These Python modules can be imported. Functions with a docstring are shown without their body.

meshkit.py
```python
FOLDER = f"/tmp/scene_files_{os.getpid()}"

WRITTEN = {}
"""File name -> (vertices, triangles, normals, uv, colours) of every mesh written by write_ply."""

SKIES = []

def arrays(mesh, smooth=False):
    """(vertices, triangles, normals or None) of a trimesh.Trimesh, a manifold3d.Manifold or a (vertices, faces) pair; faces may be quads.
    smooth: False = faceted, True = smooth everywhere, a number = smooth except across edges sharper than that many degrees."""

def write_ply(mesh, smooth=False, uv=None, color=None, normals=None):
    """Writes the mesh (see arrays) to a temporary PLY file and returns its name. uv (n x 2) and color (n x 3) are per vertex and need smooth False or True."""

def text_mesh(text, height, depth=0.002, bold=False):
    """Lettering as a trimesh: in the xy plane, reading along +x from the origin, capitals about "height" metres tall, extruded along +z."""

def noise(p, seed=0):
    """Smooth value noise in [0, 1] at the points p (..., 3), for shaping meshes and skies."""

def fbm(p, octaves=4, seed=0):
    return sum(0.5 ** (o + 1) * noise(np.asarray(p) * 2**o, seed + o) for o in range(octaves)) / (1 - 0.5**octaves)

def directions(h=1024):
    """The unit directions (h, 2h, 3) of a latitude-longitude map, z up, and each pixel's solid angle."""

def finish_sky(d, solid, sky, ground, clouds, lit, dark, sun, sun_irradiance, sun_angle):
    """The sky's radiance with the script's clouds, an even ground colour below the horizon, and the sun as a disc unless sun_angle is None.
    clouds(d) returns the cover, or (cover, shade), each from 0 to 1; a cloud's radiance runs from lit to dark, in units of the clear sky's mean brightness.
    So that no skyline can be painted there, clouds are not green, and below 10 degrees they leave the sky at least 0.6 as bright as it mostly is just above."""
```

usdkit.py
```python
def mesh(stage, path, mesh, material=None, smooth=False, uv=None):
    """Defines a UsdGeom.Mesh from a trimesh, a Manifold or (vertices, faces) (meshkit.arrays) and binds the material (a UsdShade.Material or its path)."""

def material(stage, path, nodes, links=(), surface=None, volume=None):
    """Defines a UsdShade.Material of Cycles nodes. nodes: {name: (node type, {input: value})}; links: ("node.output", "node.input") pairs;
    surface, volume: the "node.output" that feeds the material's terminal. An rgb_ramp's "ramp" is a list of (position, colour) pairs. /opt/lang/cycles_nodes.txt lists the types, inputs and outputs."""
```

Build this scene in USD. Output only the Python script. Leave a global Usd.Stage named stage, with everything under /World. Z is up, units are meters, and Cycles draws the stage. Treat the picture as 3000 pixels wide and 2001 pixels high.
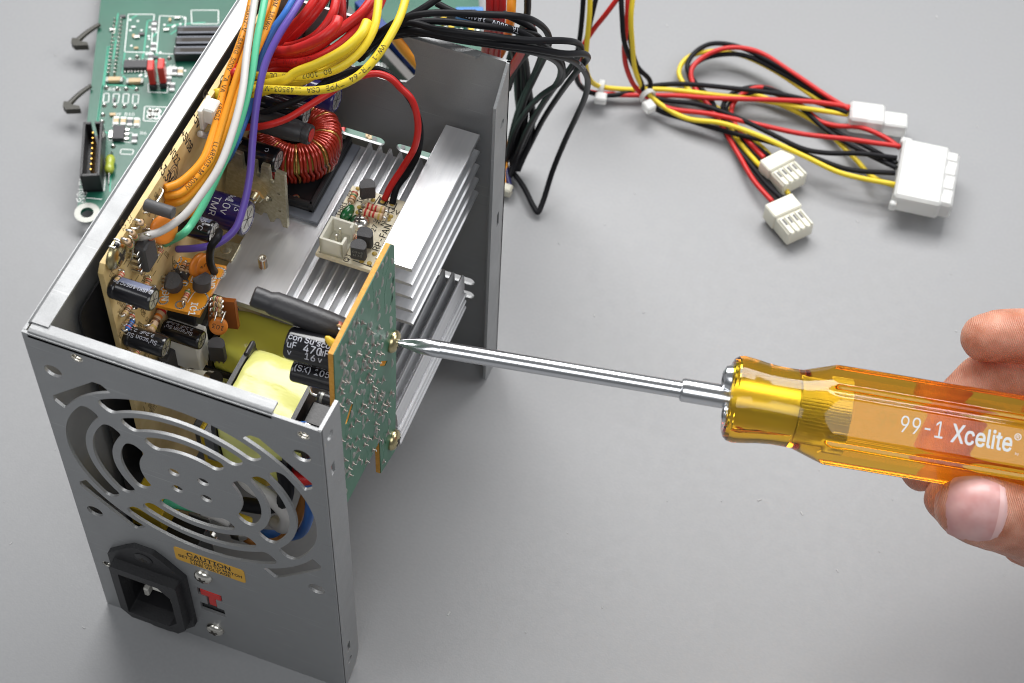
import math, random
import numpy as np, trimesh
from shapely.geometry import Polygon, Point, LineString, box as sbox
from shapely.ops import unary_union
from shapely import affinity
import usdkit, meshkit
from pxr import Usd, UsdGeom, UsdLux, UsdShade, Gf, Sdf

rng = random.Random(7)
stage = Usd.Stage.CreateInMemory()
UsdGeom.SetStageUpAxis(stage, UsdGeom.Tokens.z)
UsdGeom.SetStageMetersPerUnit(stage, 1.0)
world = UsdGeom.Xform.Define(stage, '/World')
UsdGeom.Scope.Define(stage, '/World/Looks')
MM = 0.001

# ------------------------------------------------------------------ camera (millimetres, turned into metres)
CR = np.array([[0.93798238, 0.34500813, 0.03403603], [0.30038657, -0.75978277, -0.57662644], [-0.17308082, 0.55108941, -0.81629866]])
CC = np.array([197.4471, -214.6108, 530.6588])
CF = 5371.67655
cam = UsdGeom.Camera.Define(stage, '/World/camera')
m4 = np.eye(4); m4[0, :3] = CR[0]; m4[1, :3] = -CR[1]; m4[2, :3] = -CR[2]; m4[3, :3] = CC * MM
cam.AddTransformOp().Set(Gf.Matrix4d(m4.tolist()))
cam.CreateHorizontalApertureAttr(36.0); cam.CreateVerticalApertureAttr(36.0 * 683 / 1024)
cam.CreateFocalLengthAttr(36.0 * CF / 3000)
cam.CreateClippingRangeAttr(Gf.Vec2f(0.01, 50))
cam.CreateFStopAttr(25.0); cam.CreateFocusDistanceAttr(0.530)
cam.CreateExposureAttr(0.0)

# ------------------------------------------------------------------ studio lamps
def rect_light(name, pos, target, w, h, power, col=(1, 1, 1)):
    L = UsdLux.RectLight.Define(stage, '/World/' + name)
    p = np.array(pos, float) * MM; t = np.array(target, float) * MM
    z = (p - t) / np.linalg.norm(p - t); x = np.cross([0, 0, 1.0], z); x /= np.linalg.norm(x); y = np.cross(z, x)
    m = np.eye(4); m[0, :3] = x; m[1, :3] = y; m[2, :3] = z; m[3, :3] = p
    L.AddTransformOp().Set(Gf.Matrix4d(m.tolist()))
    L.CreateWidthAttr(w * MM); L.CreateHeightAttr(h * MM); L.CreateIntensityAttr(power); L.CreateColorAttr(Gf.Vec3f(*col))
rect_light('key_softbox', (-40, 520, 640), (60, 60, 80), 760, 420, 9.4, (1, 0.99, 0.98))
rect_light('right_softbox', (720, 420, 640), (120, 80, 40), 420, 420, 5.0, (0.98, 0.99, 1))
rect_light('front_fill', (330, -480, 760), (60, 60, 90), 640, 440, 2.7, (0.97, 0.985, 1))
rect_light('left_fill', (-480, -260, 700), (20, 60, 70), 460, 420, 2.7, (0.98, 0.99, 1))
dome = UsdLux.DomeLight.Define(stage, '/World/studio_room_light')
dome.CreateIntensityAttr(1.0)

# ------------------------------------------------------------------ materials
MATS = {}
def mat(name, col, rough=0.5, metal=0.0, bump=None, var=None, spec=None, coat=0, sss=0, trans=0, ior=1.46, detail=4, rvar=None, srad=(0.0030, 0.0012, 0.0007)):
    """bump = (scale, strength[, stretch xyz]); var = (scale, second colour[, stretch xyz])"""
    if name in MATS: return MATS[name]
    P = {'base_color': col, 'roughness': rough, 'metallic': metal}
    if spec is not None: P['specular_ior_level'] = spec
    if coat: P['coat_weight'] = coat; P['coat_roughness'] = 0.1
    if sss: P['subsurface_weight'] = sss; P['subsurface_radius'] = srad; P['subsurface_scale'] = 1.0
    if trans: P['transmission_weight'] = trans; P['ior'] = ior
    nodes = {'p': ('principled_bsdf', P)}; links = []
    if bump or var or rvar: nodes['geo'] = ('geometry', {})
    if rvar:
        nodes['rn'] = ('noise_texture', {'scale': float(rvar[0]), 'detail': 6.0, 'roughness': 0.65}); nodes['rr'] = ('rgb_ramp', {'ramp': [(0.35, (rough,) * 3), (0.70, (rvar[1],) * 3)]})
        links += [('geo.position', 'rn.vector'), ('rn.fac', 'rr.fac'), ('rr.color', 'p.roughness')]
    if var:
        nodes['vm'] = ('mapping', {'scale': tuple(var[0] * s for s in (var[2] if len(var) > 2 else (1, 1, 1)))})
        nodes['vn'] = ('noise_texture', {'scale': 1.0, 'detail': float(detail)})
        nodes['vr'] = ('rgb_ramp', {'ramp': [(0.35, col), (0.68, var[1])]})
        links += [('geo.position', 'vm.vector'), ('vm.vector', 'vn.vector'), ('vn.fac', 'vr.fac'), ('vr.color', 'p.base_color')]
    if bump:
        nodes['bm'] = ('mapping', {'scale': tuple(bump[0] * s for s in (bump[2] if len(bump) > 2 else (1, 1, 1)))})
        nodes['bn'] = ('noise_texture', {'scale': 1.0, 'detail': 3.0})
        nodes['bb'] = ('bump', {'strength': bump[1], 'distance': 0.0003})
        links += [('geo.position', 'bm.vector'), ('bm.vector', 'bn.vector'), ('bn.fac', 'bb.height'), ('bb.normal', 'p.normal')]
    MATS[name] = usdkit.material(stage, '/World/Looks/' + name, nodes, links, surface='p.BSDF')
    return MATS[name]

bgm = usdkit.material(stage, '/World/Looks/studio_room', {'b': ('background_shader', {'color': (0.92, 0.96, 1.0), 'strength': 0.15})}, [], surface='b.background')
UsdShade.MaterialBindingAPI.Apply(dome.GetPrim()).Bind(bgm)

M = {}
M['table'] = mat('table_grey', (0.265, 0.268, 0.275), 0.38, bump=(1600, 0.10), var=(900, (0.277, 0.280, 0.287)), spec=0.35, rvar=(240, 0.44))
M['steel'] = mat('galvanised_steel', (0.295, 0.302, 0.308), 0.40, 0.50, rvar=(60, 0.54), bump=(5200, 0.10), var=(2600, (0.335, 0.34, 0.345)))
M['edge'] = mat('cut_steel_edge', (0.75, 0.75, 0.76), 0.3, 1.0)
M['alu'] = mat('extruded_aluminium', (0.66, 0.67, 0.69), 0.40, 0.60, bump=(2600, 0.10, (1, 0.04, 1)), var=(700, (0.72, 0.725, 0.74), (1, 0.05, 1)))
M['alu_dull'] = mat('dull_aluminium', (0.46, 0.46, 0.48), 0.42, 0.6, bump=(2200, 0.12, (1, 0.05, 1)))
M['zinc'] = mat('yellow_zinc_plate', (0.46, 0.42, 0.29), 0.32, 0.75, bump=(1800, 0.25), var=(1100, (0.60, 0.56, 0.42)))
M['brass'] = mat('yellow_zinc_screw', (0.58, 0.50, 0.28), 0.26, 1.0)
M['nickel'] = mat('nickel_screw', (0.80, 0.77, 0.70), 0.20, 1.0)
M['chrome'] = mat('chrome_steel', (0.76, 0.77, 0.79), 0.22, 1.0, bump=(700, 0.06, (0.3, 1, 1)))
M['solder'] = mat('solder', (0.56, 0.55, 0.52), 0.26, 1.0)
M['pad'] = mat('tinned_pad', (0.32, 0.325, 0.30), 0.42, 0.6)
M['lead'] = mat('tinned_wire', (0.72, 0.71, 0.69), 0.25, 1.0)
M['paper_board'] = mat('cream_paper_board', (0.62, 0.45, 0.19), 0.5, var=(160, (0.72, 0.55, 0.28)), bump=(1500, 0.15), spec=0.3)
M['board_edge'] = mat('orange_board_edge', (0.58, 0.27, 0.035), 0.65, bump=(2500, 0.5), var=(900, (0.66, 0.34, 0.06)))
M['fan_board'] = mat('pale_paper_board', (0.86, 0.77, 0.54), 0.42, var=(500, (0.90, 0.83, 0.65), (1, 0.08, 1)))
M['orange_board'] = mat('amber_board', (0.72, 0.27, 0.015), 0.35, var=(200, (0.78, 0.32, 0.02)))
M['brown_board'] = mat('brown_board', (0.28, 0.075, 0.010), 0.4)
M['solder_mask'] = mat('green_solder_mask', (0.026, 0.130, 0.074), 0.36, var=(150, (0.038, 0.155, 0.09)), bump=(600, 0.15), spec=0.35)
M['green_pcb'] = mat('green_board', (0.005, 0.088, 0.054), 0.36, var=(60, (0.008, 0.108, 0.066)), bump=(500, 0.05), spec=0.7)
M['green_trace'] = mat('green_trace', (0.04, 0.36, 0.23), 0.4)
M['silk'] = mat('white_print', (0.78, 0.80, 0.78), 0.6)
M['ink'] = mat('black_print', (0.03, 0.025, 0.02), 0.7)
M['ink_brown'] = mat('brown_print', (0.11, 0.07, 0.025), 0.7)
M['black'] = mat('black_plastic', (0.016, 0.016, 0.018), 0.36, bump=(1500, 0.12))
M['black_rough'] = mat('matt_black_plastic', (0.022, 0.022, 0.024), 0.50, bump=(1800, 0.4))
M['chip'] = mat('dark_grey_epoxy', (0.055, 0.054, 0.058), 0.55, bump=(3000, 0.35), spec=0.6)
M['shrink'] = mat('black_heat_shrink', (0.030, 0.030, 0.033), 0.42, bump=(1100, 0.25))
M['sleeve_black'] = mat('black_capacitor_sleeve', (0.010, 0.010, 0.013), 0.18, coat=0.5)
M['sleeve_blue'] = mat('navy_capacitor_sleeve', (0.020, 0.014, 0.105), 0.22, coat=0.5)
M['can'] = mat('aluminium_can', (0.66, 0.65, 0.63), 0.38, 0.8)
M['print_white'] = mat('sleeve_print', (0.55, 0.57, 0.64), 0.5)
M['stripe'] = mat('sleeve_stripe', (0.34, 0.38, 0.55), 0.4)
M['ceramic'] = mat('orange_ceramic', (0.72, 0.22, 0.025), 0.42, coat=0.2)
M['resistor'] = mat('beige_resistor', (0.68, 0.47, 0.29), 0.38)
M['resistor_blue'] = mat('blue_resistor', (0.06, 0.20, 0.60), 0.4)
for n, c in dict(red=(0.50, 0.02, 0.015), brown=(0.16, 0.06, 0.02), black=(0.015, 0.015, 0.015), orange=(0.75, 0.20, 0.02), gold=(0.55, 0.38, 0.08), green=(0.02, 0.25, 0.06), yellow=(0.75, 0.50, 0.03)).items():
    M['band_' + n] = mat('band_' + n, c, 0.4)
M['tape'] = mat('yellow_tape', (0.72, 0.72, 0.22), 0.22, bump=(90, 0.8, (1, 2.0, 1)), coat=0.25)
M['tape_rear'] = mat('yellow_tape_brighter', (0.80, 0.78, 0.12), 0.22, bump=(110, 0.8), coat=0.25)
M['joint'] = mat('dull_solder_joint', (0.36, 0.32, 0.28), 0.34, 0.9)
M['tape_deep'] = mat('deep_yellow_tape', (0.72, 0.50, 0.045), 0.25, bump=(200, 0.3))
M['ferrite'] = mat('ferrite_grey', (0.10, 0.10, 0.105), 0.5)
M['copper_red'] = mat('red_enamelled_wire', (0.46, 0.035, 0.018), 0.20, 0.35, coat=0.7)
M['copper'] = mat('copper_enamelled_wire', (0.62, 0.30, 0.085), 0.2, 0.75, coat=0.6)
M['core'] = mat('yellow_core', (0.62, 0.58, 0.12), 0.5)
M['glue'] = mat('milky_glue', (0.58, 0.56, 0.46), 0.4)
M['gasket'] = mat('grey_gasket', (0.20, 0.215, 0.25), 0.55)
M['nylon'] = mat('milky_nylon', (0.88, 0.885, 0.87), 0.40, trans=0.42, ior=1.45)
M['cream'] = mat('cream_nylon', (0.74, 0.72, 0.60), 0.32, sss=0.2, srad=(0.0014, 0.0013, 0.0012))
M['white_plastic'] = mat('white_plastic', (0.80, 0.79, 0.74), 0.35)
M['red_plastic'] = mat('red_plastic', (0.58, 0.025, 0.02), 0.32)
M['label_yellow'] = mat('caution_yellow', (0.66, 0.36, 0.035), 0.4)
M['latch'] = mat('olive_black_latch', (0.030, 0.028, 0.019), 0.4)
M['gold_pin'] = mat('gold_pin', (0.75, 0.45, 0.10), 0.25, 1.0)
M['tan_chip'] = mat('tan_ceramic_chip', (0.55, 0.40, 0.22), 0.4)
M['green_drop'] = mat('dark_green_epoxy', (0.008, 0.12, 0.035), 0.12, coat=0.8)
M['yellow_green'] = mat('yellow_green_epoxy', (0.36, 0.42, 0.05), 0.25)
M['blue_block'] = mat('blue_plastic', (0.05, 0.20, 0.52), 0.4)
M['blue_deep'] = mat('deep_blue_strip', (0.008, 0.035, 0.19), 0.35)
M['grey_strip'] = mat('grey_strip', (0.10, 0.095, 0.09), 0.6)
WIRE = dict(black=(0.013, 0.013, 0.015), red=(0.52, 0.018, 0.016), yellow=(0.72, 0.54, 0.03), orange=(0.80, 0.31, 0.02), white=(0.52, 0.505, 0.49),
            green=(0.09, 0.45, 0.25), blue=(0.035, 0.15, 0.50), purple=(0.105, 0.065, 0.33), brown=(0.34, 0.14, 0.035), navy=(0.02, 0.02, 0.10), darkred=(0.36, 0.012, 0.012))
for n, c in WIRE.items(): M['w_' + n] = mat('wire_' + n, c, 0.40 if n == 'black' else 0.36, spec=0.11 if n == 'black' else 0.38, bump=(500, 0.05))
M['insert'] = mat('plated_steel_insert', (0.80, 0.79, 0.76), 0.42, 0.9)
M['nail'] = mat('finger_nail', (0.64, 0.28, 0.255), 0.38, sss=0.25, coat=0.1, bump=(500, 0.1, (1, .2, .2)), var=(140, (0.74, 0.41, 0.375)))
M['skin'] = usdkit.material(stage, '/World/Looks/skin', {
    'geo': ('geometry', {}), 'n1': ('noise_texture', {'scale': 140.0, 'detail': 4.0}), 'r1': ('rgb_ramp', {'ramp': [(0.3, (0.42, 0.150, 0.085)), (0.7, (0.62, 0.31, 0.22))]}),
    'w': ('mapping', {'scale': (2200, 2200, 2200)}), 'n2': ('noise_texture', {'scale': 1.0, 'detail': 3.0}), 'w2': ('wave_texture', {'scale': 620.0, 'distortion': 3.0, 'detail': 1.0, 'detail_scale': 0.4}), 'mx': ('math', {'math_type': 'add'}),
    'b': ('bump', {'strength': 0.6, 'distance': 0.0002}), 'p': ('principled_bsdf', {'roughness': 0.42, 'subsurface_weight': 0.22, 'subsurface_radius': (0.0030, 0.0012, 0.0007), 'subsurface_scale': 1.0, 'specular_ior_level': 0.4})},
    [('geo.position', 'n1.vector'), ('n1.fac', 'r1.fac'), ('r1.color', 'p.base_color'), ('geo.position', 'w.vector'), ('w.vector', 'n2.vector'), ('geo.position', 'w2.vector'), ('n2.fac', 'mx.value1'), ('w2.fac', 'mx.value2'), ('mx.value', 'b.height'), ('b.normal', 'p.normal')], surface='p.BSDF')
M['amber'] = usdkit.material(stage, '/World/Looks/amber_plastic', {
    'p': ('principled_bsdf', {'base_color': (1.0, 0.85, 0.06), 'roughness': 0.06, 'transmission_weight': 1.0, 'ior': 1.46}),
    'a': ('absorption_volume', {'color': (1.0, 0.58, 0.3), 'density': 52.0})}, [], surface='p.BSDF', volume='a.volume')
M['moon'] = mat('nail_moon', (0.78, 0.47, 0.435), 0.36, sss=0.2)
M['nut'] = mat('zinc_nut', (0.74, 0.70, 0.52), 0.24, 0.95)
M['mask_track'] = mat('green_masked_track', (0.035, 0.15, 0.088), 0.34, spec=0.4)
M['dust'] = mat('table_dust', (0.42, 0.42, 0.42), 0.8)
M['prong'] = mat('prong_metal', (0.82, 0.80, 0.74), 0.3, 0.35)
M['steel'] = usdkit.material(stage, '/World/Looks/scratched_steel', {
    'geo': ('geometry', {}), 'm1': ('mapping', {'scale': (2600, 2600, 2600)}), 'n1': ('noise_texture', {'scale': 1.0, 'detail': 4.0}), 'r1': ('rgb_ramp', {'ramp': [(0.35, (0.295, 0.302, 0.308)), (0.68, (0.335, 0.34, 0.345))]}),
    'm2': ('mapping', {'rotation': (0.4, 0.9, 0.3), 'scale': (55, 2600, 2600)}), 'n2': ('noise_texture', {'scale': 1.0, 'detail': 1.0}), 'r2': ('rgb_ramp', {'ramp': [(0.71, (0, 0, 0)), (0.76, (0.55, 0.55, 0.55))]}),
    'm3': ('mapping', {'rotation': (0.1, -0.5, 1.2), 'scale': (70, 3100, 3100)}), 'n3': ('noise_texture', {'scale': 1.0, 'detail': 1.0}), 'r3': ('rgb_ramp', {'ramp': [(0.72, (0, 0, 0)), (0.77, (0.5, 0.5, 0.5))]}),
    'x1': ('mix', {'mix_type': 'mix', 'color2': (0.52, 0.525, 0.53)}), 'x2': ('mix', {'mix_type': 'mix', 'color2': (0.20, 0.20, 0.205)}),
    'n4': ('noise_texture', {'scale': 60.0, 'detail': 6.0, 'roughness': 0.65}), 'r4': ('rgb_ramp', {'ramp': [(0.35, (0.38,) * 3), (0.70, (0.54,) * 3)]}),
    'm5': ('mapping', {'scale': (5200, 5200, 5200)}), 'n5': ('noise_texture', {'scale': 1.0, 'detail': 3.0}), 'b': ('bump', {'strength': 0.10, 'distance': 0.0003}), 'p': ('principled_bsdf', {'metallic': 0.5})},
    [('geo.position', 'm1.vector'), ('m1.vector', 'n1.vector'), ('n1.fac', 'r1.fac'), ('geo.position', 'm2.vector'), ('m2.vector', 'n2.vector'), ('n2.fac', 'r2.fac'), ('geo.position', 'm3.vector'), ('m3.vector', 'n3.vector'), ('n3.fac', 'r3.fac'),
     ('r1.color', 'x1.color1'), ('r2.color', 'x1.fac'), ('x1.color', 'x2.color1'), ('r3.color', 'x2.fac'), ('x2.color', 'p.base_color'), ('geo.position', 'n4.vector'), ('n4.fac', 'r4.fac'), ('r4.color', 'p.roughness'),
     ('geo.position', 'm5.vector'), ('m5.vector', 'n5.vector'), ('n5.fac', 'b.height'), ('b.normal', 'p.normal')], surface='p.BSDF')

# ------------------------------------------------------------------ geometry helpers (millimetres)
def at(u, v, ax, val):
    """The point of the plane ax = val that photo pixel (u, v) shows."""
    d = np.array([(u - 1500) / CF, (v - 1000.5) / CF, 1.0]) @ CR
    i = 'xyz'.index(ax)
    return CC + d * (val - CC[i]) / d[i]
def atd(u, v, depth):
    return CC + (np.array([(u - 1500) / CF, (v - 1000.5) / CF, 1.0]) @ CR) * depth
def T(v, f): return trimesh.Trimesh(np.asarray(v, float), np.asarray(f, int), process=False)
def cat(*ms):
    ms = [m for mm in ms for m in (mm if isinstance(mm, list) else [mm])]
    return trimesh.util.concatenate(ms)
def frame(o, x, y, z=None):
    x = np.asarray(x, float); x = x / np.linalg.norm(x); y = np.asarray(y, float); y = y - x * (x @ y); y /= np.linalg.norm(y)
    m = np.eye(4); m[:3, 0] = x; m[:3, 1] = y; m[:3, 2] = np.cross(x, y); m[:3, 3] = o
    return m
def bx(c, s, b=0.0, fr=None):
    """A box at centre c with size s and chamfer b; fr: 4x4 placed afterwards."""
    c = np.asarray(c, float); h = np.asarray(s, float) / 2
    if b <= 0:
        m = trimesh.creation.box(2 * h)
    else:
        b = min(b, h.min() * 0.9); pts = []
        for sx in (-1, 1):
            for sy in (-1, 1):
                for sz in (-1, 1):
                    q = np.array([sx, sy, sz])
                    for k in range(3):
                        r = h - b; r[k] = h[k]; pts.append(q * r)
        m = trimesh.convex.convex_hull(np.array(pts))
    m.apply_translation(c)
    if fr is not None: m.apply_transform(fr)
    return m
def ortho(d):
    d = np.asarray(d, float) / np.linalg.norm(d)
    a = np.array([0, 0, 1.0]) if abs(d[2]) < 0.9 else np.array([1.0, 0, 0])
    x = np.cross(a, d); x /= np.linalg.norm(x)
    return x, np.cross(d, x), d
def lathe(p0, d, prof, n=20, flat=None):
    """prof: list of (distance along d, radius)."""
    x, y, d = ortho(d); v, f = [], []
    for s, r in prof:
        for k in range(n):
            a = 2 * math.pi * k / n; v.append(np.asarray(p0) + d * s + (x * math.cos(a) + y * math.sin(a)) * max(r, 1e-4))
    for i in range(len(prof) - 1):
        for k in range(n):
            a, b = i * n + k, i * n + (k + 1) % n
            f += [[a, b, b + n], [a, b + n, a + n]]
    c0 = len(v); v.append(np.asarray(p0) + d * prof[0][0]); c1 = len(v); v.append(np.asarray(p0) + d * prof[-1][0])
    e = (len(prof) - 1) * n
    for k in range(n):
        f.append([c0, (k + 1) % n, k]); f.append([c1, e + k, e + (k + 1) % n])
    return T(v, f)
def cyl(p0, p1, r, n=14, b=0.0):
    p0, p1 = np.asarray(p0, float), np.asarray(p1, float); L = np.linalg.norm(p1 - p0)
    return lathe(p0, p1 - p0, [(0, r), (L, r)] if b <= 0 else [(0, r - b), (b, r), (L - b, r), (L, r - b)], n)
def spline(pts, n=10):
    p = np.asarray(pts, float)
    if len(p) == 2: return np.linspace(p[0], p[1], n + 1)
    p = np.vstack([2 * p[0] - p[1], p, 2 * p[-1] - p[-2]]); out = []
    for i in range(1, len(p) - 2):
        p0, p1, p2, p3 = p[i - 1:i + 3]
        t0 = 0; t1 = max(np.linalg.norm(p1 - p0), 1e-6) ** .5; t2 = t1 + max(np.linalg.norm(p2 - p1), 1e-6) ** .5; t3 = t2 + max(np.linalg.norm(p3 - p2), 1e-6) ** .5
        for t in np.linspace(t1, t2, n, endpoint=False):
            a1 = (t1 - t) / (t1 - t0) * p0 + (t - t0) / (t1 - t0) * p1; a2 = (t2 - t) / (t2 - t1) * p1 + (t - t1) / (t2 - t1) * p2; a3 = (t3 - t) / (t3 - t2) * p2 + (t - t2) / (t3 - t2) * p3
            b1 = (t2 - t) / (t2 - t0) * a1 + (t - t0) / (t2 - t0) * a2; b2 = (t3 - t) / (t3 - t1) * a2 + (t - t1) / (t3 - t1) * a3
            out.append((t2 - t) / (t2 - t1) * b1 + (t - t1) / (t2 - t1) * b2)
    out.append(p[-2]); return np.array(out)
def tube(pts, r, n=10, rs=None, close=False):
    p = np.asarray(pts, float); t = np.gradient(p, axis=0)
    if close: t = np.roll(p, -1, 0) - np.roll(p, 1, 0)
    t /= np.linalg.norm(t, axis=1)[:, None]
    x = ortho(t[0])[0]; v = []
    for i in range(len(p)):
        x = x - t[i] * (x @ t[i]); x /= np.linalg.norm(x); y = np.cross(t[i], x)
        rr = r if rs is None else rs[i]
        for k in range(n):
            a = 2 * math.pi * k / n; v.append(p[i] + (x * math.cos(a) + y * math.sin(a)) * rr)
    f = []; N = len(p)
    for i in range(N if close else N - 1):
        j = (i + 1) % N
        for k in range(n):
            a, b, c, d = i * n + k, i * n + (k + 1) % n, j * n + (k + 1) % n, j * n + k
            f += [[a, b, c], [a, c, d]]
    if not close:
        c0 = len(v); v += [p[0], p[-1]]; e = (N - 1) * n
        for k in range(n): f += [[c0, (k + 1) % n, k], [c0 + 1, e + k, e + (k + 1) % n]]
    return T(v, f)
def ext(poly, h, fr=None):
    """A shapely polygon extruded by h along the z of frame fr."""
    ps = list(poly.geoms) if hasattr(poly, 'geoms') else [poly]
    m = cat([trimesh.creation.extrude_polygon(p, h) for p in ps if p.area > 1e-6])
    if fr is not None: m.apply_transform(fr)
    return m
def textm(s, h, fr, bold=False, depth=0.03, align=0.5, width=None):
    m = meshkit.text_mesh(s, h, depth, bold)
    if width: m.apply_transform(np.diag([width / (m.bounds[1, 0] - m.bounds[0, 0]), 1, 1, 1]))
    w = m.bounds[1, 0] - m.bounds[0, 0]
    m.apply_translation([-m.bounds[0, 0] - w * align, -h / 2, 0]); m.apply_transform(fr); return m
def wrap(curve, r, s, h, s0, toward, flip=False, bold=False, turn=False):
    """Lettering laid along a tube: x runs along the curve from length s0, y round it; toward = the side of the tube that carries it."""
    c = np.asarray(curve, float); seg = np.r_[0, np.cumsum(np.linalg.norm(np.diff(c, axis=0), axis=1))]
    m = meshkit.text_mesh(s, h, 0.02, bold); v = m.vertices.copy(); v[:, 1] -= h / 2
    if flip: v[:, 0] = v[:, 0].max() - v[:, 0]; v[:, 1] *= -1
    if turn: v = np.stack([v[:, 1] + h / 2, -v[:, 0] + v[:, 0].max() / 2, v[:, 2]], 1)
    v = trimesh.Trimesh(v, m.faces, process=False)
    if h > 0: v = v.subdivide_to_size(max(h * 0.5, 0.5)) if len(v.vertices) < 1500 else v
    fa, v = v.faces, v.vertices
    S = np.clip(s0 + v[:, 0], 0, seg[-1]); p = np.stack([np.interp(S, seg, c[:, k]) for k in range(3)], 1)
    q = np.stack([np.interp(np.clip(S + 0.4, 0, seg[-1]), seg, c[:, k]) - np.interp(np.clip(S - 0.4, 0, seg[-1]), seg, c[:, k]) for k in range(3)], 1)
    q /= np.linalg.norm(q, axis=1)[:, None]
    tw = np.asarray(toward, float) - q * (q @ np.asarray(toward, float))[:, None]; tw /= np.linalg.norm(tw, axis=1)[:, None]
    side = np.cross(tw, q); a = v[:, 1] / r
    out = p + (tw * np.cos(a)[:, None] + side * np.sin(a)[:, None]) * (r + 0.025 + v[:, 2])[:, None]
    return T(out, fa)
VIEW = -CR[2]

# ------------------------------------------------------------------ stage helpers
USED = {}
def numbered(parent, name):
    k = (parent, name); i = USED.get(k, 0); USED[k] = i + 1
    return name if i == 0 else f'{name}_{i:03d}'
ORIGIN = {}
def tag(prim, label=None, category=None, group=None, kind=None):
    for k, v in (('label', label), ('category', category), ('group', group), ('kind', kind)):
        if v: prim.SetCustomDataByKey(k, v)
    return prim
def thing(name, label, category, o=(0, 0, 0), group=None):
    path = '/World/' + numbered('/World', name)
    x = UsdGeom.Xform.Define(stage, path); x.AddTranslateOp().Set(Gf.Vec3d(*(float(c) * MM for c in o)))
    ORIGIN[path] = np.asarray(o, float)
    return tag(x.GetPrim(), label, category, group)
def obj(name, mesh, material, parent=None, smooth=32, label=None):
    """One Mesh prim under parent (or /World), given in world millimetres."""
    pp = str(parent.GetPath()) if parent is not None else '/World'
    path = pp + '/' + numbered(pp, name); o = ORIGIN.get(pp, np.zeros(3)); ORIGIN[path] = o
    if isinstance(mesh, list): mesh = cat(mesh)
    mesh = trimesh.Trimesh((np.asarray(mesh.vertices) - o) * MM, mesh.faces, process=False)
    p = usdkit.mesh(stage, path, mesh, M[material] if isinstance(material, str) else material, smooth=smooth).GetPrim()
    return tag(p, label)

# ================================================================== table
tb = obj('table_surface', bx((150, 300, -10), (3000, 3000, 20), 0), 'table'); tag(tb, 'matt light grey table top under everything', kind='structure')

# ================================================================== power supply case
W, D, H, TH = 82.4, 134.7, 150.0, 0.9
case = thing('power_supply_case', 'open grey steel power supply case with round fan grille and mains socket', 'metal case', (W / 2, D / 2, 0))
FX = lambda o: frame(o, (1, 0, 0), (0, 0, 1))          # drawing plane x-z, extruded towards -y
C0 = (41.2, 98.9)
def ring(a, b): return Point(C0).buffer(b, 48).difference(Point(C0).buffer(a, 48))
spokes = unary_union([LineString([(C0[0] - 60 * math.cos(t), C0[1] - 60 * math.sin(t)), (C0[0] + 60 * math.cos(t), C0[1] + 60 * math.sin(t))]).buffer(2.6) for t in (math.radians(45), math.radians(135))])
cut = []
for a, b in ((15.2, 20.9), (23.3, 29.2), (31.3, 37.2)):
    g = ring(a, b).difference(spokes)
    cut.append(g.buffer(-2.3).buffer(2.3))
sq = affinity.rotate(sbox(C0[0] - 43, C0[1] - 43, C0[0] + 43, C0[1] + 43), 45).intersection(sbox(C0[0] - 37.4, C0[1] - 38.2, C0[0] + 37.2, C0[1] + 37.4))
corner = sq.difference(Point(C0).buffer(39.4, 48)).intersection(spokes.buffer(9))
cut.append(corner.buffer(-0.4).buffer(0.4))
hub_holes = [(36.6, 102.7), (45.3, 103), (36.6, 94), (45.3, 94.2)]
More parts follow.
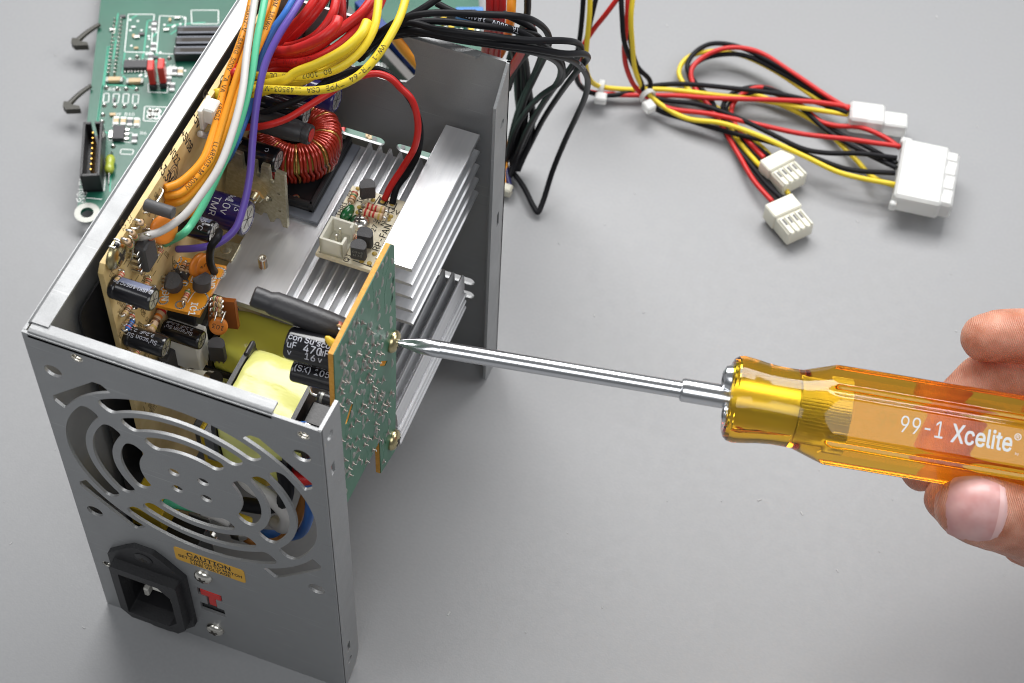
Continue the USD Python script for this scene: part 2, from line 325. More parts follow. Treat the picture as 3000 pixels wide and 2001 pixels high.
cut += [Point(p).buffer(1.75, 12) for p in hub_holes] + [Point(p).buffer(2.55, 16) for p in ((6.3, 135), (76.3, 134.7), (6.1, 62.5), (76.3, 62.7))]
cut += [Point(p).buffer(1.75, 14) for p in ((14.9, 145.4), (77.4, 144.8), (4.8, 29.2))]
sw = Polygon([(35.6, 35.7), (43.7, 35.7), (43.7, 31.2), (41.4, 31.2), (41.4, 26.3), (43.7, 26.3), (43.7, 21.6), (35.6, 21.6), (35.6, 26.3), (38.2, 26.3), (38.2, 31.2), (35.6, 31.2)])
cut += [sw, sbox(9.5, 8, 31.5, 42)]
face = sbox(0, 0, W, H - 0.6).difference(unary_union(cut))
front = [ext(face, TH, FX((0, TH, 0)))]
def bentstrip(pts2, length, fr):     # a thin profile swept along z of fr
    return ext(LineString(pts2).buffer(TH / 2, cap_style=2, join_style=1, quad_segs=4), length, fr)
# top flange of the front panel, folded back, with the notch at its right end
front.append(ext(LineString([(0.45, H - 2.2), (0.45, H - 1.2), (0.8, H - 0.55), (1.5, H - 0.45), (4.1, H - 0.45)]).buffer(TH / 2, cap_style=2, quad_segs=4), 67.5, frame((1.6, 0, 0), (0, 1, 0), (0, 0, 1))))
# right side flange of the front panel, with chamfered top and bottom
fl = Polygon([(0.3, 0.4), (0.3, H - 0.4), (2, H - 0.6), (10.6, 148.4), (11.2, 147), (11.2, 7.5), (9, 2.5)])
fl = fl.difference(unary_union([Point(4.7, 141).buffer(1.6, 12), sbox(3.9, 122.5, 5.8, 127.5), sbox(3.9, 18.5, 5.8, 23.5), Point(4.7, 12).buffer(1.5, 12)]))
fr_side = frame((W, 0, 0), (0, 1, 0), (0, 0, 1))
front.append(ext(fl, TH, frame((W - TH, 0, 0), (0, 1, 0), (0, 0, 1))))
front.append(ext(Point(0, 0).buffer(1.15, 16).difference(Point(0, 0).buffer(0.3, 8)).intersection(sbox(0, -2, 2, 0)), H - 2, frame((W - 1.08, 1.08, 0.5), (1, 0, 0), (0, 1, 0))))
fpn = obj('front_panel', front, 'steel', case, 25)
# threaded collars pressed into the panel
for p in ((14.9, 145.4), (77.4, 144.8), (4.8, 29.2)):
    rims = []
    for k in range(4): rims.append(tube([(p[0] + 1.62 * math.cos(a), 0.35 + 0.75 * k, p[1] + 1.62 * math.sin(a)) for a in np.linspace(0, 2 * math.pi, 18, endpoint=False)], 0.28, 6, close=True))
    obj('screw_thread', rims, 'nickel', fpn, True)
# left side panel with folded top flange
side = [ext(sbox(0.9, 0, D, H - 0.5), TH, frame((0, 0, 0), (0, 1, 0), (0, 0, 1)))]
prof = LineString([(0.45, H - 2.4), (0.45, H - 1.3), (0.75, H - 0.5), (1.5, H - 0.02), (6.2, H - 0.02)])
side.append(ext(prof.buffer(TH / 2, cap_style=2, quad_segs=4), D - 3.6, frame((0, D - 0.5, 0), (1, 0, 0), (0, 0, 1))))
obj('side_panel', side, 'steel', case, 25)
# rear panel: wire exit, ventilation slots, folded edges
FB = frame((0, D, 0), (1, 0, 0), (0, 0, 1))
ex = Polygon([tuple(at(*p, 'y', D)[[0, 2]]) for p in ((1140, 60), (1169, 96), (1195, 129), (1212, 157), (1218, 182), (1213, 214), (1191, 231), (1146, 229), (1100, 215), (1040, 190), (1000, 150), (960, 110), (950, 60))])
slots = []
for z, spans in ((98.3, ((27.7, 42.6), (46.7, 61.5))), (90.6, ((27.7, 42.6), (46.7, 61.5))), (82.9, ((27.7, 42.6), (46.7, 61.5))), (41.0, ((28, 42.6), (46.7, 73.6))), (33.6, ((28, 42.6), (46.7, 73.6)))):
    for a, b in spans: slots.append(LineString([(a + 1.7, z), (b - 1.7, z)]).buffer(1.75, 8))
rear = sbox(0, 0, W, H - 0.5).difference(unary_union(slots + [ex.buffer(0.5)]))
rp = [ext(rear, TH, FB)]
a0 = at(1191, 83, 'y', D)[0]; a1 = at(1411, 145, 'y', D)[0]
rp.append(ext(Polygon([(a0, 0), (a1, 0), (a1, -1.8), (a1 - .9, -2.7), (a0 + .9, -2.7), (a0, -1.8)]), TH, frame((0, D, H - TH - 0.1), (1, 0, 0), (0, 1, 0))))
fl2 = Polygon([(0, 0), (0, H - 0.5), (-1.2, H - 0.5), (-11.2, H - 9.5), (-11.2, 2.5), (-8, 0)])
fl2 = fl2.difference(unary_union([Point(-5, 128).buffer(1.5, 12), sbox(-6.2, 81, -4.4, 87), Point(-5, 8).buffer(1.4, 12)]))
rp.append(ext(fl2, TH, frame((W - TH, D - 0.05, 0), (0, 1, 0), (0, 0, 1))))
obj('rear_panel', rp, 'steel', case, False)
ob = obj('insulating_sheet', ext(sbox(20, 14, 124, 133).buffer(-3).buffer(3), .5, frame((2.4, 0, 0), (0, 1, 0), (0, 0, 1))), 'black_rough', case)
# caution label
lb = obj('caution_label', ext(sbox(30.7, 50.4, 53.2, 58.0).buffer(-1).buffer(1), 0.14, FX((0, 0, 0))), 'label_yellow', case)
LF = lambda x, z: frame((x, -0.15, z), (1, 0, 0), (0, 0, 1))
obj('lettering', [textm('CAUTION', 2.3, LF(41.8, 56.1), True, .03, .5, 14), textm('SET SWITCH TO MATCH', 1.5, LF(42, 53.6), True, .03, .5, 20.4), textm('LINE VOLTAGE', 1.5, LF(42, 51.6), True, .03, .5, 12.8)], 'ink', lb, False)
# screws beside the voltage switch
def phillips(name, p, d, r, hgt, material, parent, label=None, shaft=0, rot=0.3):
    d = np.asarray(d, float) / np.linalg.norm(d); p = np.asarray(p, float)
    s = obj(name, lathe(p, d, [(-shaft - 0.01, r * 0.45), (0, r * 0.45), (0, r), (hgt * .35, r), (hgt * .75, r * .82), (hgt, r * .42)] if shaft else [(0, r), (hgt * .35, r), (hgt * .75, r * .82), (hgt, r * .42)], 28), material, parent, 40, label)
    x, y, _ = ortho(d); ax = x * math.cos(rot) + y * math.sin(rot); ay = np.cross(d, ax)
    q = p + d * (hgt + 0.02)
    obj('cross_recess', cat(bx((0, 0, -.25), (r * 0.95, r * 0.24, .6), 0, frame(q, ax, ay)), bx((0, 0, -.26), (r * 0.24, r * 0.95, .6), 0, frame(q, ax, ay))), 'ink', s, False)
    return s
phillips('switch_screw', (39.0, 0, 45.4), (0, -1, 0), 2.9, 1.9, 'nickel', case)
phillips('switch_screw', (39.2, 0, 10.9), (0, -1, 0), 2.9, 1.9, 'nickel', case)
# voltage switch
vs = obj('voltage_switch', bx((39.6, 6.2, 28.6), (12, 10, 17), .5), 'black', case)
obj('slider', cat(bx((39.7, 0.9, 33.3), (6.9, 1.6, 3.8), .3), bx((39.8, 1.1, 28.6), (2.7, 1.2, 6), .2)), 'red_plastic', vs)
# mains socket
sk_o = Polygon([(17.8, 50), (23.2, 50), (26, 47.5), (31.8, 41), (31.8, 11.5), (26, 4), (23, 1.6), (17.6, 1.6), (15, 4), (8.8, 11), (8.8, 41), (15, 47.5)]).buffer(1.2, 6)
opening = Polygon([(12.4, 36), (24.8, 36), (28.4, 31.6), (28.4, 16), (25.6, 12.2), (12.4, 12.2)]).buffer(0.5, 4)
mp = obj('mains_socket', ext(sk_o.difference(opening), 1.8, FX((0, -0.02, 0))), 'black_rough', case)
shroud = Polygon([(10.2, 39.0), (30.6, 39.0), (30.6, 13), (28.0, 9.6), (13.0, 9.6), (10.2, 13)]).buffer(0.9, 6)
opening = Polygon([(12.4, 36), (24.8, 36), (28.4, 31.6), (28.4, 16), (25.6, 12.2), (12.4, 12.2)]).buffer(0.5, 4)
obj('socket_shroud', ext(shroud.difference(opening), 3.2, FX((0, -1.8, 0))), 'black_rough', mp)
obj('socket_well', cat(ext(shroud.difference(opening), 17, FX((0, 16.9, 0))), ext(shroud, 1, FX((0, 18, 0)))), 'black', mp)
for x, z in ((22.6, 28.0), (15.8, 17.5), (25, 17.5)):
    obj('prong', bx((x, 6.6 if z > 25 else 9, z), (4.2 if z > 25 else 1.8, 17, 2 if z > 25 else 4.2), .4), 'prong', mp)
for z in (46.2, 4.6):
    s = obj('socket_screw', lathe((20.3, -1.8, z), (0, -1, 0), [(0, 3.0), (0.25, 3.0), (0.5, 2.4)], 24), 'black', mp, 40)
    obj('cross_recess', cat(bx((20.3, -2.3, z), (2.6, .1, .6)), bx((20.3, -2.3, z), (.6, .12, 2.6))), 'ink', mp, False)
for x, z in ((20.4, 33), (14.5, 18), (26, 18)):
    obj('solder_tab', cat(bx((x, 22, z), (4.5, 8, .8), .2), lathe((x, 26, z), (0, 1, 0), [(-1.4, .4), (-.6, 1.5), (.6, 1.6), (1.5, .5)], 10)), 'solder', mp)

# ================================================================== component makers
def electrolytic(board, end, d, L, r, sleeve='sleeve_black', texts=(), stripe=None, toward=VIEW, flip=True, label=None, turned=()):
    """Radial capacitor whose visible end is at point end; d = direction from board to end."""
    d = np.asarray(d, float) / np.linalg.norm(d); end = np.asarray(end, float); p0 = end - d * L
    s = obj('capacitor', lathe(p0, d, [(0, r * .9), (.4, r), (1.3, r), (1.7, r * .95), (2.1, r), (L - .9, r), (L - .35, r * .97), (L, r * .9), (L, r * .80), (L - .3, r * .78)], 32), sleeve, board, 40, label)
    obj('metal_end', lathe(end - d * .32, d, [(0, r * .79), (.18, r * .79), (.2, r * .2)], 28), 'can', s, 30)
    x, y, _ = ortho(d)
    obj('vent_score', cat(*[bx((0, 0, 0), (r * 1.25, .16, .1), 0, frame(end - d * .1, x * math.cos(a) + y * math.sin(a), np.cross(d, x * math.cos(a) + y * math.sin(a)))) for a in (.4, .4 + 2.094, .4 + 4.19)]), 'ink', s, False)
    line = np.linspace(p0, end, 40)
    ms = []
    for t, h, s0, ang in texts:
        q = np.asarray(toward, float); q = q - d * (q @ d); q /= np.linalg.norm(q); w = np.cross(d, q)
        ms.append(wrap(line, r, t, h, s0, q * math.cos(ang) - w * math.sin(ang), flip))
    for t, h, s0, ang in turned:
        q = np.asarray(toward, float); q = q - d * (q @ d); q /= np.linalg.norm(q); w = np.cross(d, q)
        ms.append(wrap(line, r, t, h, s0, q * math.cos(ang) - w * math.sin(ang), False, False, True))
    if ms: obj('lettering', ms, 'print_white', s, False)
    if stripe is not None:
        q = np.asarray(toward, float); q = q - d * (q @ d); q /= np.linalg.norm(q); w = np.cross(d, q); v, f = [], []
        for i, ss in enumerate((2.3, L - 1.2)):
            for k in range(9):
                a = stripe + (k - 4) * 0.09; v.append(p0 + d * ss + (q * math.cos(a) + w * math.sin(a)) * (r + .03))
        for k in range(8): f += [[k, k + 1, k + 10], [k, k + 10, k + 9]]
        v = np.array(v); f = np.array(f); obj('stripe', T(np.vstack([v, v]), np.vstack([f, f[:, ::-1] + len(v)])), 'stripe', s, False)
    return s
def resistor(parent, a, b, r=0.85, bands=('red', 'red', 'black', 'gold'), body='resistor', up=(0, 0, 1), lead=1.4, name='resistor', bl=None):
    a, b = np.asarray(a, float), np.asarray(b, float); d = b - a; L = np.linalg.norm(d); d /= L; bl = bl or L * 0.78
    o = (L - bl) / 2
    s = obj(name, lathe(a + d * o, d, [(0, .15), (.05, r * .8), (.35, r), (bl * .24, r), (bl * .3, r * .84), (bl * .7, r * .84), (bl * .76, r), (bl - .35, r), (bl - .05, r * .8), (bl, .15)], 14), body, parent, 50)
    for c, t, k in zip(bands, (.17, .38, .56, .83), (1.0, .84, .84, 1.0)):
        obj('colour_band', lathe(a + d * (o + bl * t - bl * .045), d, [(0, r * k), (0, r * k + .04), (bl * .09, r * k + .04), (bl * .09, r * k)], 14), 'band_' + c, s)
    u = np.asarray(up, float)
    obj('wire_lead', cat(tube(spline([a + d * o, a, a - u * lead * .4 - d * .3, a - u * lead], 5), .34, 6), tube(spline([b - d * o, b, b - u * lead * .4 + d * .3, b - u * lead], 5), .34, 6)), 'lead', s, True)
    return s
def to92(parent, p, up, facing, r=2.3, h=4.6, text=None, legs=2.5):
    up = np.asarray(up, float) / np.linalg.norm(up); fr = frame(p, np.cross(facing, up), facing)   # z of fr = up... x cross y
    if fr[:3, 2] @ up < 0: fr = frame(p, -np.cross(facing, up), facing)
    poly = Point(0, 0).buffer(r, 24).intersection(sbox(-r, -r, r, r * .55))
    s = obj('transistor', ext(poly, h, fr), 'chip', parent, 40)
    obj('leg', cat(*[bx((k * 1.27, 0, -legs / 2), (.45, .45, legs), 0, fr) for k in (-1, 0, 1)]), 'lead', s, False)
    if text:
        f2 = frame(fr[:3, 3] + fr[:3, 1] * (r * .55 + .02) + fr[:3, 2] * h * .5, fr[:3, 0] * -1, fr[:3, 2])
        obj('lettering', cat(*[textm(t, .9, f2 @ trimesh.transformations.translation_matrix((0, .8 - 1.5 * i, 0))) for i, t in enumerate(text)]), 'pad', s, False)
    return s
def disc(parent, c, n, r, th=1.6, legs=None, text=None, mat_='ceramic', upd=(0, 0, 1)):
    n = np.asarray(n, float) / np.linalg.norm(n); c = np.asarray(c, float)
    prof = [(-th / 2 + th / 2 * (1 - math.cos(t)), max(r * (0.62 + .38 * math.sin(t)), .05)) for t in np.linspace(0.0, math.pi, 9)]
    s = obj('disc_capacitor', lathe(c, n, prof, 26), mat_, parent, 50)
    if legs is not None: obj('wire_lead', cat(*[tube(spline(l, 5), .3, 6) for l in legs]), 'lead', s, True)
    if text:
        u = np.asarray(upd, float); f = frame(c + n * (th / 2 + .02), np.cross(u, n), u)
        obj('lettering', textm(text, r * .5, f), 'ink', s, False)
    return s
def dip(parent, c, n, along, wide, k=4, pitch=2.54, body=(6.2, 3.4), off=2.6):
    n = np.asarray(n, float); al = np.asarray(along, float); w = np.cross(n, al); c = np.asarray(c, float)
    fr = frame(c + n * off, al, w)
    L = k * pitch
    s = obj('integrated_circuit', bx((0, 0, 0), (L, body[0], body[1]), .5, fr), 'chip', parent)
    for i in range(k):
        for sd in (-1, 1):
            x = (i - (k - 1) / 2) * pitch
            obj('pin', cat(bx((x, sd * (body[0] / 2 + .7), .1), (1.3, 1.6, .3), .08, fr), bx((x, sd * (body[0] / 2 + 1.4), -off * .55), (1.1, .3, off * 1.1), .08, fr)), 'lead', s, False)
    return s

# ================================================================== main circuit board
BX = 8.0; BT = 1.6; BF = BX + BT      # board from x = 8.0 to its component face at 9.6
ORG = (BX, 75, 18)
mb = thing('main_circuit_board', 'cream circuit board upright along the left wall of the case, full of parts', 'circuit board', ORG)
yz = Polygon([(25.2, 40), (25.2, 147.0), (27, 149.3), (128, 149.3), (128, 20), (40, 20)]).difference(unary_union([Point(36, 143).buffer(1.2)]))
FYZ = lambda x: frame((x, 0, 0), (0, 1, 0), (0, 0, 1))
obj('board', ext(yz, BT, FYZ(BX)), 'paper_board', mb)
X1 = np.array([1.0, 0, 0])
TV = np.array([.1, -.5, .85])
# the screw that holds the board, and the caps standing out of it
q = at(343, 748, 'x', BF + 1); phillips('board_screw', (BF, q[1], q[2]), X1, 4.3, 2.4, 'brass', mb)
electrolytic(mb, at(452, 879, 'x', 22.0), X1, 12.3, 3.25, texts=(('105°C (SK) 105°C Fc', 1.05, 1.0, .55),), stripe=-.95, label='small black capacitor with a lavender stripe, nearest the front')
electrolytic(mb, at(487, 1019, 'x', 21.6), X1, 11.9, 3.1, texts=(("Su'scon Su", 1.25, 1.2, .15), ('2.2uF  2.2', 1.15, 1.0, .75), ), label='small black capacitor low beside the front panel')
electrolytic(mb, at(592, 998, 'x', 23.5), X1, 12.0, 2.9, texts=(("Su'scon Su'", 1.15, 1.0, .35), ('2.2uF 2.2uF', 1.05, 1.0, .85)), label='small black capacitor over the white block')
electrolytic(mb, at(727, 641, 'x', 24.0), X1, 14.4, 5.2, 'sleeve_blue', turned=(('10v', 2.3, 7.6, .35), ('TMR', 2.1, 4.2, .15), ('0uF', 1.6, 7.8, 1.0), ('3', 1.8, 11.2, .3), ('C', 1.6, 1.2, .5)), label='navy blue capacitor lying over the aluminium plate')
electrolytic(mb, at(627, 682, 'x', 20.5), X1, 10.9, 3.3, turned=(('05°C', 1.5, 7, .6), ('P7', 1.5, 4.6, .7), ('+', 1.4, 2, .6)), stripe=-1.1, label='small black capacitor under the green wire')
electrolytic(mb, at(817, 471, 'x', 26.0), X1, 16.4, 3.7, texts=(('C', 1.3, 12.5, 0.5), ('K', 1.3, 4, .5), ('-', 1.3, 2, .2)), label='black capacitor beside the coil of red wire')
electrolytic(mb, at(899, 336, 'x', 31.0), X1, 21.4, 3.5, label='black capacitor behind the shrink-wrapped choke')
electrolytic(mb, at(988, 293, 'x', 36.5), X1, 26.9, 4.0, 'sleeve_blue', turned=(('16V', 2.2, 12, .5), ('TNR', 2.0, 16, .8), ('TNR', 2.0, 8, .6)), label='navy capacitor next to the rear panel')
electrolytic(mb, at(905, 245, 'x', 27.0), X1, 17.4, 4.0, 'sleeve_blue', turned=(('10v', 2.2, 12, .5), ('TMR', 2.0, 8, .8)), label='navy capacitor under the yellow wires')
# shrink-wrapped choke with a red core end
e = at(914, 397, 'x', 36.0); p0 = e - X1 * 26.4
ck = obj('choke', lathe(p0, X1, [(0, 2.6), (.5, 3.2), (9, 3.5), (18, 3.45), (21, 3.3), (23, 2.9), (23.8, 2.75), (24.0, 3.0), (25.6, 3.0), (26.1, 2.8), (26.15, 2.1), (25.8, 2.0)], 28), 'shrink', mb, 40, 'black shrink-wrapped choke with a red end')
obj('ferrite_end', lathe(e - X1 * .35, X1, [(0, 2.0), (.25, 2.0), (.26, .2)], 20), 'band_red', ck)
# dark ferrite bead near the front
e = at(508, 625, 'x', 19.0)
obj('ferrite_bead', cyl(e - X1 * 8.2, e, 1.75, 20, .2), 'chip', mb)
# chips
q = at(437, 752, 'x', BF + 4); dip(mb, (BF, q[1] + 1.0, q[2]), X1, (0, 0, 1), None, 4)
q = at(490, 1075, 'x', BF + 3); dip(mb, (BF, q[1] + 2, q[2] - 4), X1, (0, 0, 1), None, 7)
# orange disc
q = at(480, 672, 'x', 13.6); disc(mb, q, (0.80, -.40, .45), 4.3, 1.8, [[q - X1 * 1, q + np.array([-4, -2.5, 1])], [q - X1 * .8, q + np.array([-4, 1.5, 1])]])
# resistors lying or standing on the board: (pixel a, pixel b, height a, height b, bands, body)
RES = [((452, 712), (438, 690), 11, 15, ('orange', 'gold', 'black', 'red')),
       ((400, 700), (385, 678), 11, 15, ('green', 'orange', 'brown', 'gold')), ((386, 726), (371, 703), 11, 15.5, ('green', 'orange', 'black', 'brown')), ((424, 668), (410, 648), 11, 15.5, ('black', 'gold', 'yellow', 'brown')),
       ((362, 795), (337, 830), 11.2, 11.2, ('red', 'red', 'black', 'gold')), ((474, 727), (464, 748), 11, 11, ('red', 'brown', 'red', 'gold')),
       ((440, 812), (425, 845), 11, 11, ('red', 'brown', 'orange', 'gold')), ((383, 895), (362, 925), 11, 11, ('red', 'black', 'brown', 'gold')), ((392, 920), (370, 952), 11, 11, ('red', 'brown', 'black', 'gold')),
       ((398, 952), (376, 980), 11, 11, ('orange', 'black', 'orange', 'gold')), ((400, 1008), (380, 1030), 11, 11, ('brown', 'black', 'red', 'gold')), ((412, 1022), (392, 1045), 11, 11, ('brown', 'black', 'red', 'gold')),
       ((560, 955), (575, 940), 11, 13, ('orange', 'brown', 'red', 'gold')), ((590, 1098), (572, 1122), 11, 11, ('brown', 'black', 'red', 'gold')), ((615, 1085), (600, 1105), 11, 11, ('red', 'red', 'red', 'gold'))]
for a, b, ha, hb, bands in RES:
    resistor(mb, at(*a, 'x', ha), at(*b, 'x', hb), .82, bands, up=X1, lead=1.5)
resistor(mb, at(478, 905, 'x', 11.4), at(440, 968, 'x', 11.4), 1.35, ('red', 'orange', 'brown', 'gold'), up=X1, lead=1.8, bl=9)
resistor(mb, at(392, 935, 'x', 12.6), at(370, 968, 'x', 12.6), .8, ('black', 'brown', 'black', 'red'), 'resistor_blue', up=X1)
for k, (a, b, cl) in enumerate((((545, 862), (528, 890), 'black'), ((566, 908), (548, 935), 'black'), ((602, 920), (585, 948), 'ceramic'), ((532, 985), (512, 1010), 'black'), ((640, 1105), (618, 1130), 'black'), ((572, 1128), (552, 1150), 'resistor'), ((690, 1090), (668, 1118), 'black'), ((418, 770), (405, 795), 'ceramic'), ((455, 838), (440, 862), 'black'), ((410, 880), (392, 905), 'black'), ((350, 705), (336, 726), 'black'))):
    A_, B_ = at(*a, 'x', 11.2), at(*b, 'x', 11.2); d_ = (B_ - A_) / np.linalg.norm(B_ - A_)
    dio = obj('diode', cyl(A_ + d_ * .5, B_ - d_ * .5, .8, 12, .15), cl, mb, 40)
    obj('diode_band', cyl(A_ + d_ * .9, A_ + d_ * 1.3, .85, 12), 'silk', dio); obj('wire_lead', cat(tube(spline([A_ + d_ * .5, A_, A_ - X1 * 1.6], 5), .3, 6), tube(spline([B_ - d_ * .5, B_, B_ - X1 * 1.6], 5), .3, 6)), 'lead', dio, True)
for a, h_ in (((520, 835), 5), ((548, 818), 5), ((470, 1000), 4), ((610, 1000), 6), ((660, 1000), 7)):
    q = at(*a, 'x', BF + h_); to92(mb, (BF + 1.5, q[1], q[2]), X1, (0, -1, .4), 2.3, h_ - 1)
# wire links
for a, b in (((469, 549), (420, 623)), ((376, 690), (371, 760)), ((452, 920), (420, 952)), ((398, 655), (382, 668)), ((548, 945), (535, 962))):
    A, B = at(*a, 'x', BF), at(*b, 'x', BF)
    obj('wire_link', tube(spline([A, A + X1 * 1.2 + (B - A) * .08, (A + B) / 2 + X1 * 1.6, B + X1 * 1.2 - (B - A) * .08, B], 6), .35, 7), 'lead', mb, True)
# printed legends on the component face
PF = lambda u, v, r=0.0: frame(at(u, v, 'x', BF + .02), (0, math.cos(r), math.sin(r)), (0, -math.sin(r), math.cos(r)))
big = [textm('+3.3V', 3.0, PF(486, 508, -1.25), True), textm('-5V', 2.8, PF(577, 350, -1.3), True), textm('+5VSB', 2.5, PF(548, 412, -1.3), True), textm('CON3', 2.2, PF(607, 290, -1.3), True), textm('V023', 2.5, PF(512, 458, -1.3), True), textm('Q', 2.2, PF(650, 232, -1.3), True)]
obj('printed_marking', big, 'ink', mb, False)
leg = [textm('J11', 1.7, PF(437, 590, -1.3)), textm('R22', 1.7, PF(360, 660, -1.3)), textm('C31', 1.7, PF(382, 645, -1.3)),
       textm('D25', 1.6, PF(330, 808, -1.2)), textm('R31', 1.6, PF(345, 850, -1.2)), textm('Q8', 1.8, PF(420, 800, -1.2)), textm('R40', 1.6, PF(355, 985, -1.2)), textm('R41', 1.6, PF(372, 1010, -1.2)), textm('IC3', 1.8, PF(430, 1040, -1.2)), textm('C28', 1.7, PF(458, 950, -1.2)), textm('R56', 1.6, PF(420, 910, -1.2)), textm('D9', 1.6, PF(545, 1090, -1.2)), textm('Q6', 1.6, PF(530, 1060, -1.2))]
rr = random.Random(3)
for k in range(60):
    y, z = rr.uniform(28, 60), rr.uniform(70, 146); n = rr.choice((2, 3))
    leg.append(textm(rr.choice('RCDQJ') + ''.join(rr.choice('0123456789') for _ in range(n)), 1.3, frame((BF + .03, y, z), (0, math.cos(-1.2), math.sin(-1.2)), (0, -math.sin(-1.2), math.cos(-1.2)))))
lines = []
for k in range(46):
    y, z = rr.uniform(27, 62), rr.uniform(66, 147); a = rr.choice((0, math.pi / 2, 1.2)); L = rr.uniform(2, 6)
    lines.append(bx((0, 0, 0), (L, .22, .05), 0, frame((BF + .04, y, z), (0, math.cos(a), math.sin(a)), (0, -math.sin(a), math.cos(a)))))
obj('printed_legend', leg + lines, 'ink_brown', mb, False)
# black speaker-shaped coil print
obj('printed_coil_mark', cat(*[tube([(BF + .03, *(at(506, 512, 'x', BF)[1:] + np.array([3.0 * r * math.cos(a), 3.0 * r * math.sin(a)]))) for a in np.linspace(0, 2 * math.pi, 20, endpoint=False)], .12, 4, close=True) for r in (.4, .7, 1.0)]), 'ink', mb)
# white connector and white block
q = at(620, 318, 'x', 12); obj('white_connector', cat(bx((11.7, q[1], q[2] - 1.2), (4.2, 5, 6), .5), bx((10.2, q[1] - .6, q[2] - 2), (1.2, 6.5, 8), .2)), 'white_plastic', mb)
q = at(565, 1040, 'x', 19); obj('white_relay_block', bx((15.6, q[1] + 2.5, q[2] + .5), (11.6, 7, 15), .4), 'white_plastic', mb)
# small transistors in the dim part
q = at(640, 1030, 'x', 26); to92(mb, (25, q[1] + 1, q[2] - 5), (0, 0, 1), (0.3, -1, 0), 2.5, 7)
q = at(520, 900, 'x', 14); obj('round_inductor', cyl((BF, q[1] + 4, q[2] - 6), (19, q[1] + 4, q[2] - 6), 4, 24, .5), 'black_rough', mb)
q = at(632, 835, 'x', 14); obj('relay', bx((14.5, 58, 85), (9.6, 12, 14), .5), 'black', mb)
# galvanised bracket with notched top, nut and transistor
yb = 89.4
pts = [(660, 560), (672, 468), (681, 441), (711, 450), (716, 490), (722, 492), (728, 496), (741, 470), (753, 474), (755, 510), (766, 516), (768, 480), (790, 487), (795, 530), (806, 536), (809, 500), (836, 511), (845, 664), (832, 660), (823, 636), (812, 634), (806, 645), (795, 645), (785, 620), (775, 618), (768, 626), (740, 610), (700, 600)]
bp = Polygon([tuple(at(u, v, 'y', yb)[[0, 2]]) for u, v in pts]).buffer(0)
hole = Point(*at(788, 577, 'y', yb)[[0, 2]]).buffer(1.35, 12)
dots = unary_union([Point(*at(u, v, 'y', yb)[[0, 2]]).buffer(.45, 8) for u, v in ((819, 563), (822, 613))])
br = obj('notched_bracket', ext(bp.difference(hole).difference(dots), 1.5, FX((0, yb + .8, 0))), 'zinc', mb, False, 'notched yellow-zinc bracket')
n0 = at(750, 567, 'y', yb - 2)
obj('hex_nut', lathe((n0[0], yb - .5, n0[2]), (0, -1, 0), [(0, 3.1), (2.2, 3.1), (2.7, 2.6)], 6), 'nut', br, False)
obj('bolt_end', cyl((n0[0], yb - 2, n0[2]), (n0[0], yb - 5.2, n0[2]), 1.35, 14, .3), 'nickel', br)
obj('power_transistor', bx((n0[0] - 4, yb + 2.6, n0[2] + 1), (9, 4, 11), .4), 'chip', mb)
# toroid coil on its black base
tc = np.array([21.8, 114.6, 111.0]); Rm, rh, rw = 9.6, 5.8, 3.9
def torus_path(a, R=Rm, w=rw, h=rh):       # one loop of wire round the core at angle a
    pts = []
    for t in np.linspace(0, 2 * math.pi, 22, endpoint=False):
        c, s = math.cos(t), math.sin(t); k = 1 / (abs(c) ** 3.2 + abs(s) ** 3.2) ** (1 / 3.2)
        rad = R + w * c * k; z = h * s * k; aa = a + .5 * (t / (2 * math.pi)) * .12
        pts.append(tc + np.array([rad * math.cos(aa), rad * math.sin(aa), z]))
    return np.array(pts)
tor = obj('toroid_coil', tube([tc + np.array([Rm * math.cos(a), Rm * math.sin(a), 0]) for a in np.linspace(0, 2 * math.pi, 40, endpoint=False)], 3.2, 12, close=True), 'core', mb, True, 'ring coil wound with red and copper wire')
NT = 62
for k in range(NT):
    a = 2 * math.pi * k / NT + rng.uniform(-.012, .012)
    kind = 'copper' if (k % 7 == 2 or 12 < k < 19) else 'copper_red'
    jit = rng.uniform(0, .35)
    obj('winding', tube(torus_path(a, Rm, rw + jit, rh + jit), .58 if kind == 'copper_red' else .42, 7, close=True), kind, tor, True)
obj('coil_base', cat(bx((22.5, 112, 102.6), (25, 30, 1.6), .4), bx((34.0, 112, 103.6), (1.6, 30, 3.5), .3), bx((22, 98, 103.6), (25, 1.4, 3.5), .3)), 'black', mb)
obj('glue_blob', trimesh.creation.icosphere(2, 1.0).apply_transform(np.diag([2.6, 3.0, 1.6, 1])).apply_translation((32.3, 113.0, 105.4)), 'glue', mb, True)

# ================================================================== aluminium heat sinks
hs = thing('finned_heat_sink', 'bright aluminium heat sink plate with ribs carrying the small fan board', 'heat sink', (40, 95, 98))
obj('plate', ext(Polygon([(18.6, 60.2), (61.5, 60.2), (61.5, 128.5), (12, 128.5), (12, 84), (18.6, 84)]), 2.2, frame((0, 0, 97.8), (1, 0, 0), (0, 1, 0))), 'alu', hs, False)
for k in range(7):
    x = 40.3 + k * 3.35
    obj('rib', ext(Polygon([(x - .85, 99.9), (x - .45, 103.0), (x - .2, 103.5), (x + .2, 103.5), (x + .45, 103.0), (x + .85, 99.9)]), 68, frame((0, 128.2, 0), (1, 0, 0), (0, 0, 1))), 'alu', hs, 40)
for u, v in ((770, 768), (868, 592)):
    q = at(u, v, 'z', 102); zt = 103.6; s = obj('set_screw', lathe((q[0], q[1], 99.5), (0, 0, 1), [(0, 1.4)] + [(0.3 + .38 * i, 1.42 if i % 2 else 1.15) for i in range(11)] + [(4.7, 1.2), (4.7, .75), (4.0, .7)], 16), 'nickel', hs, 30)
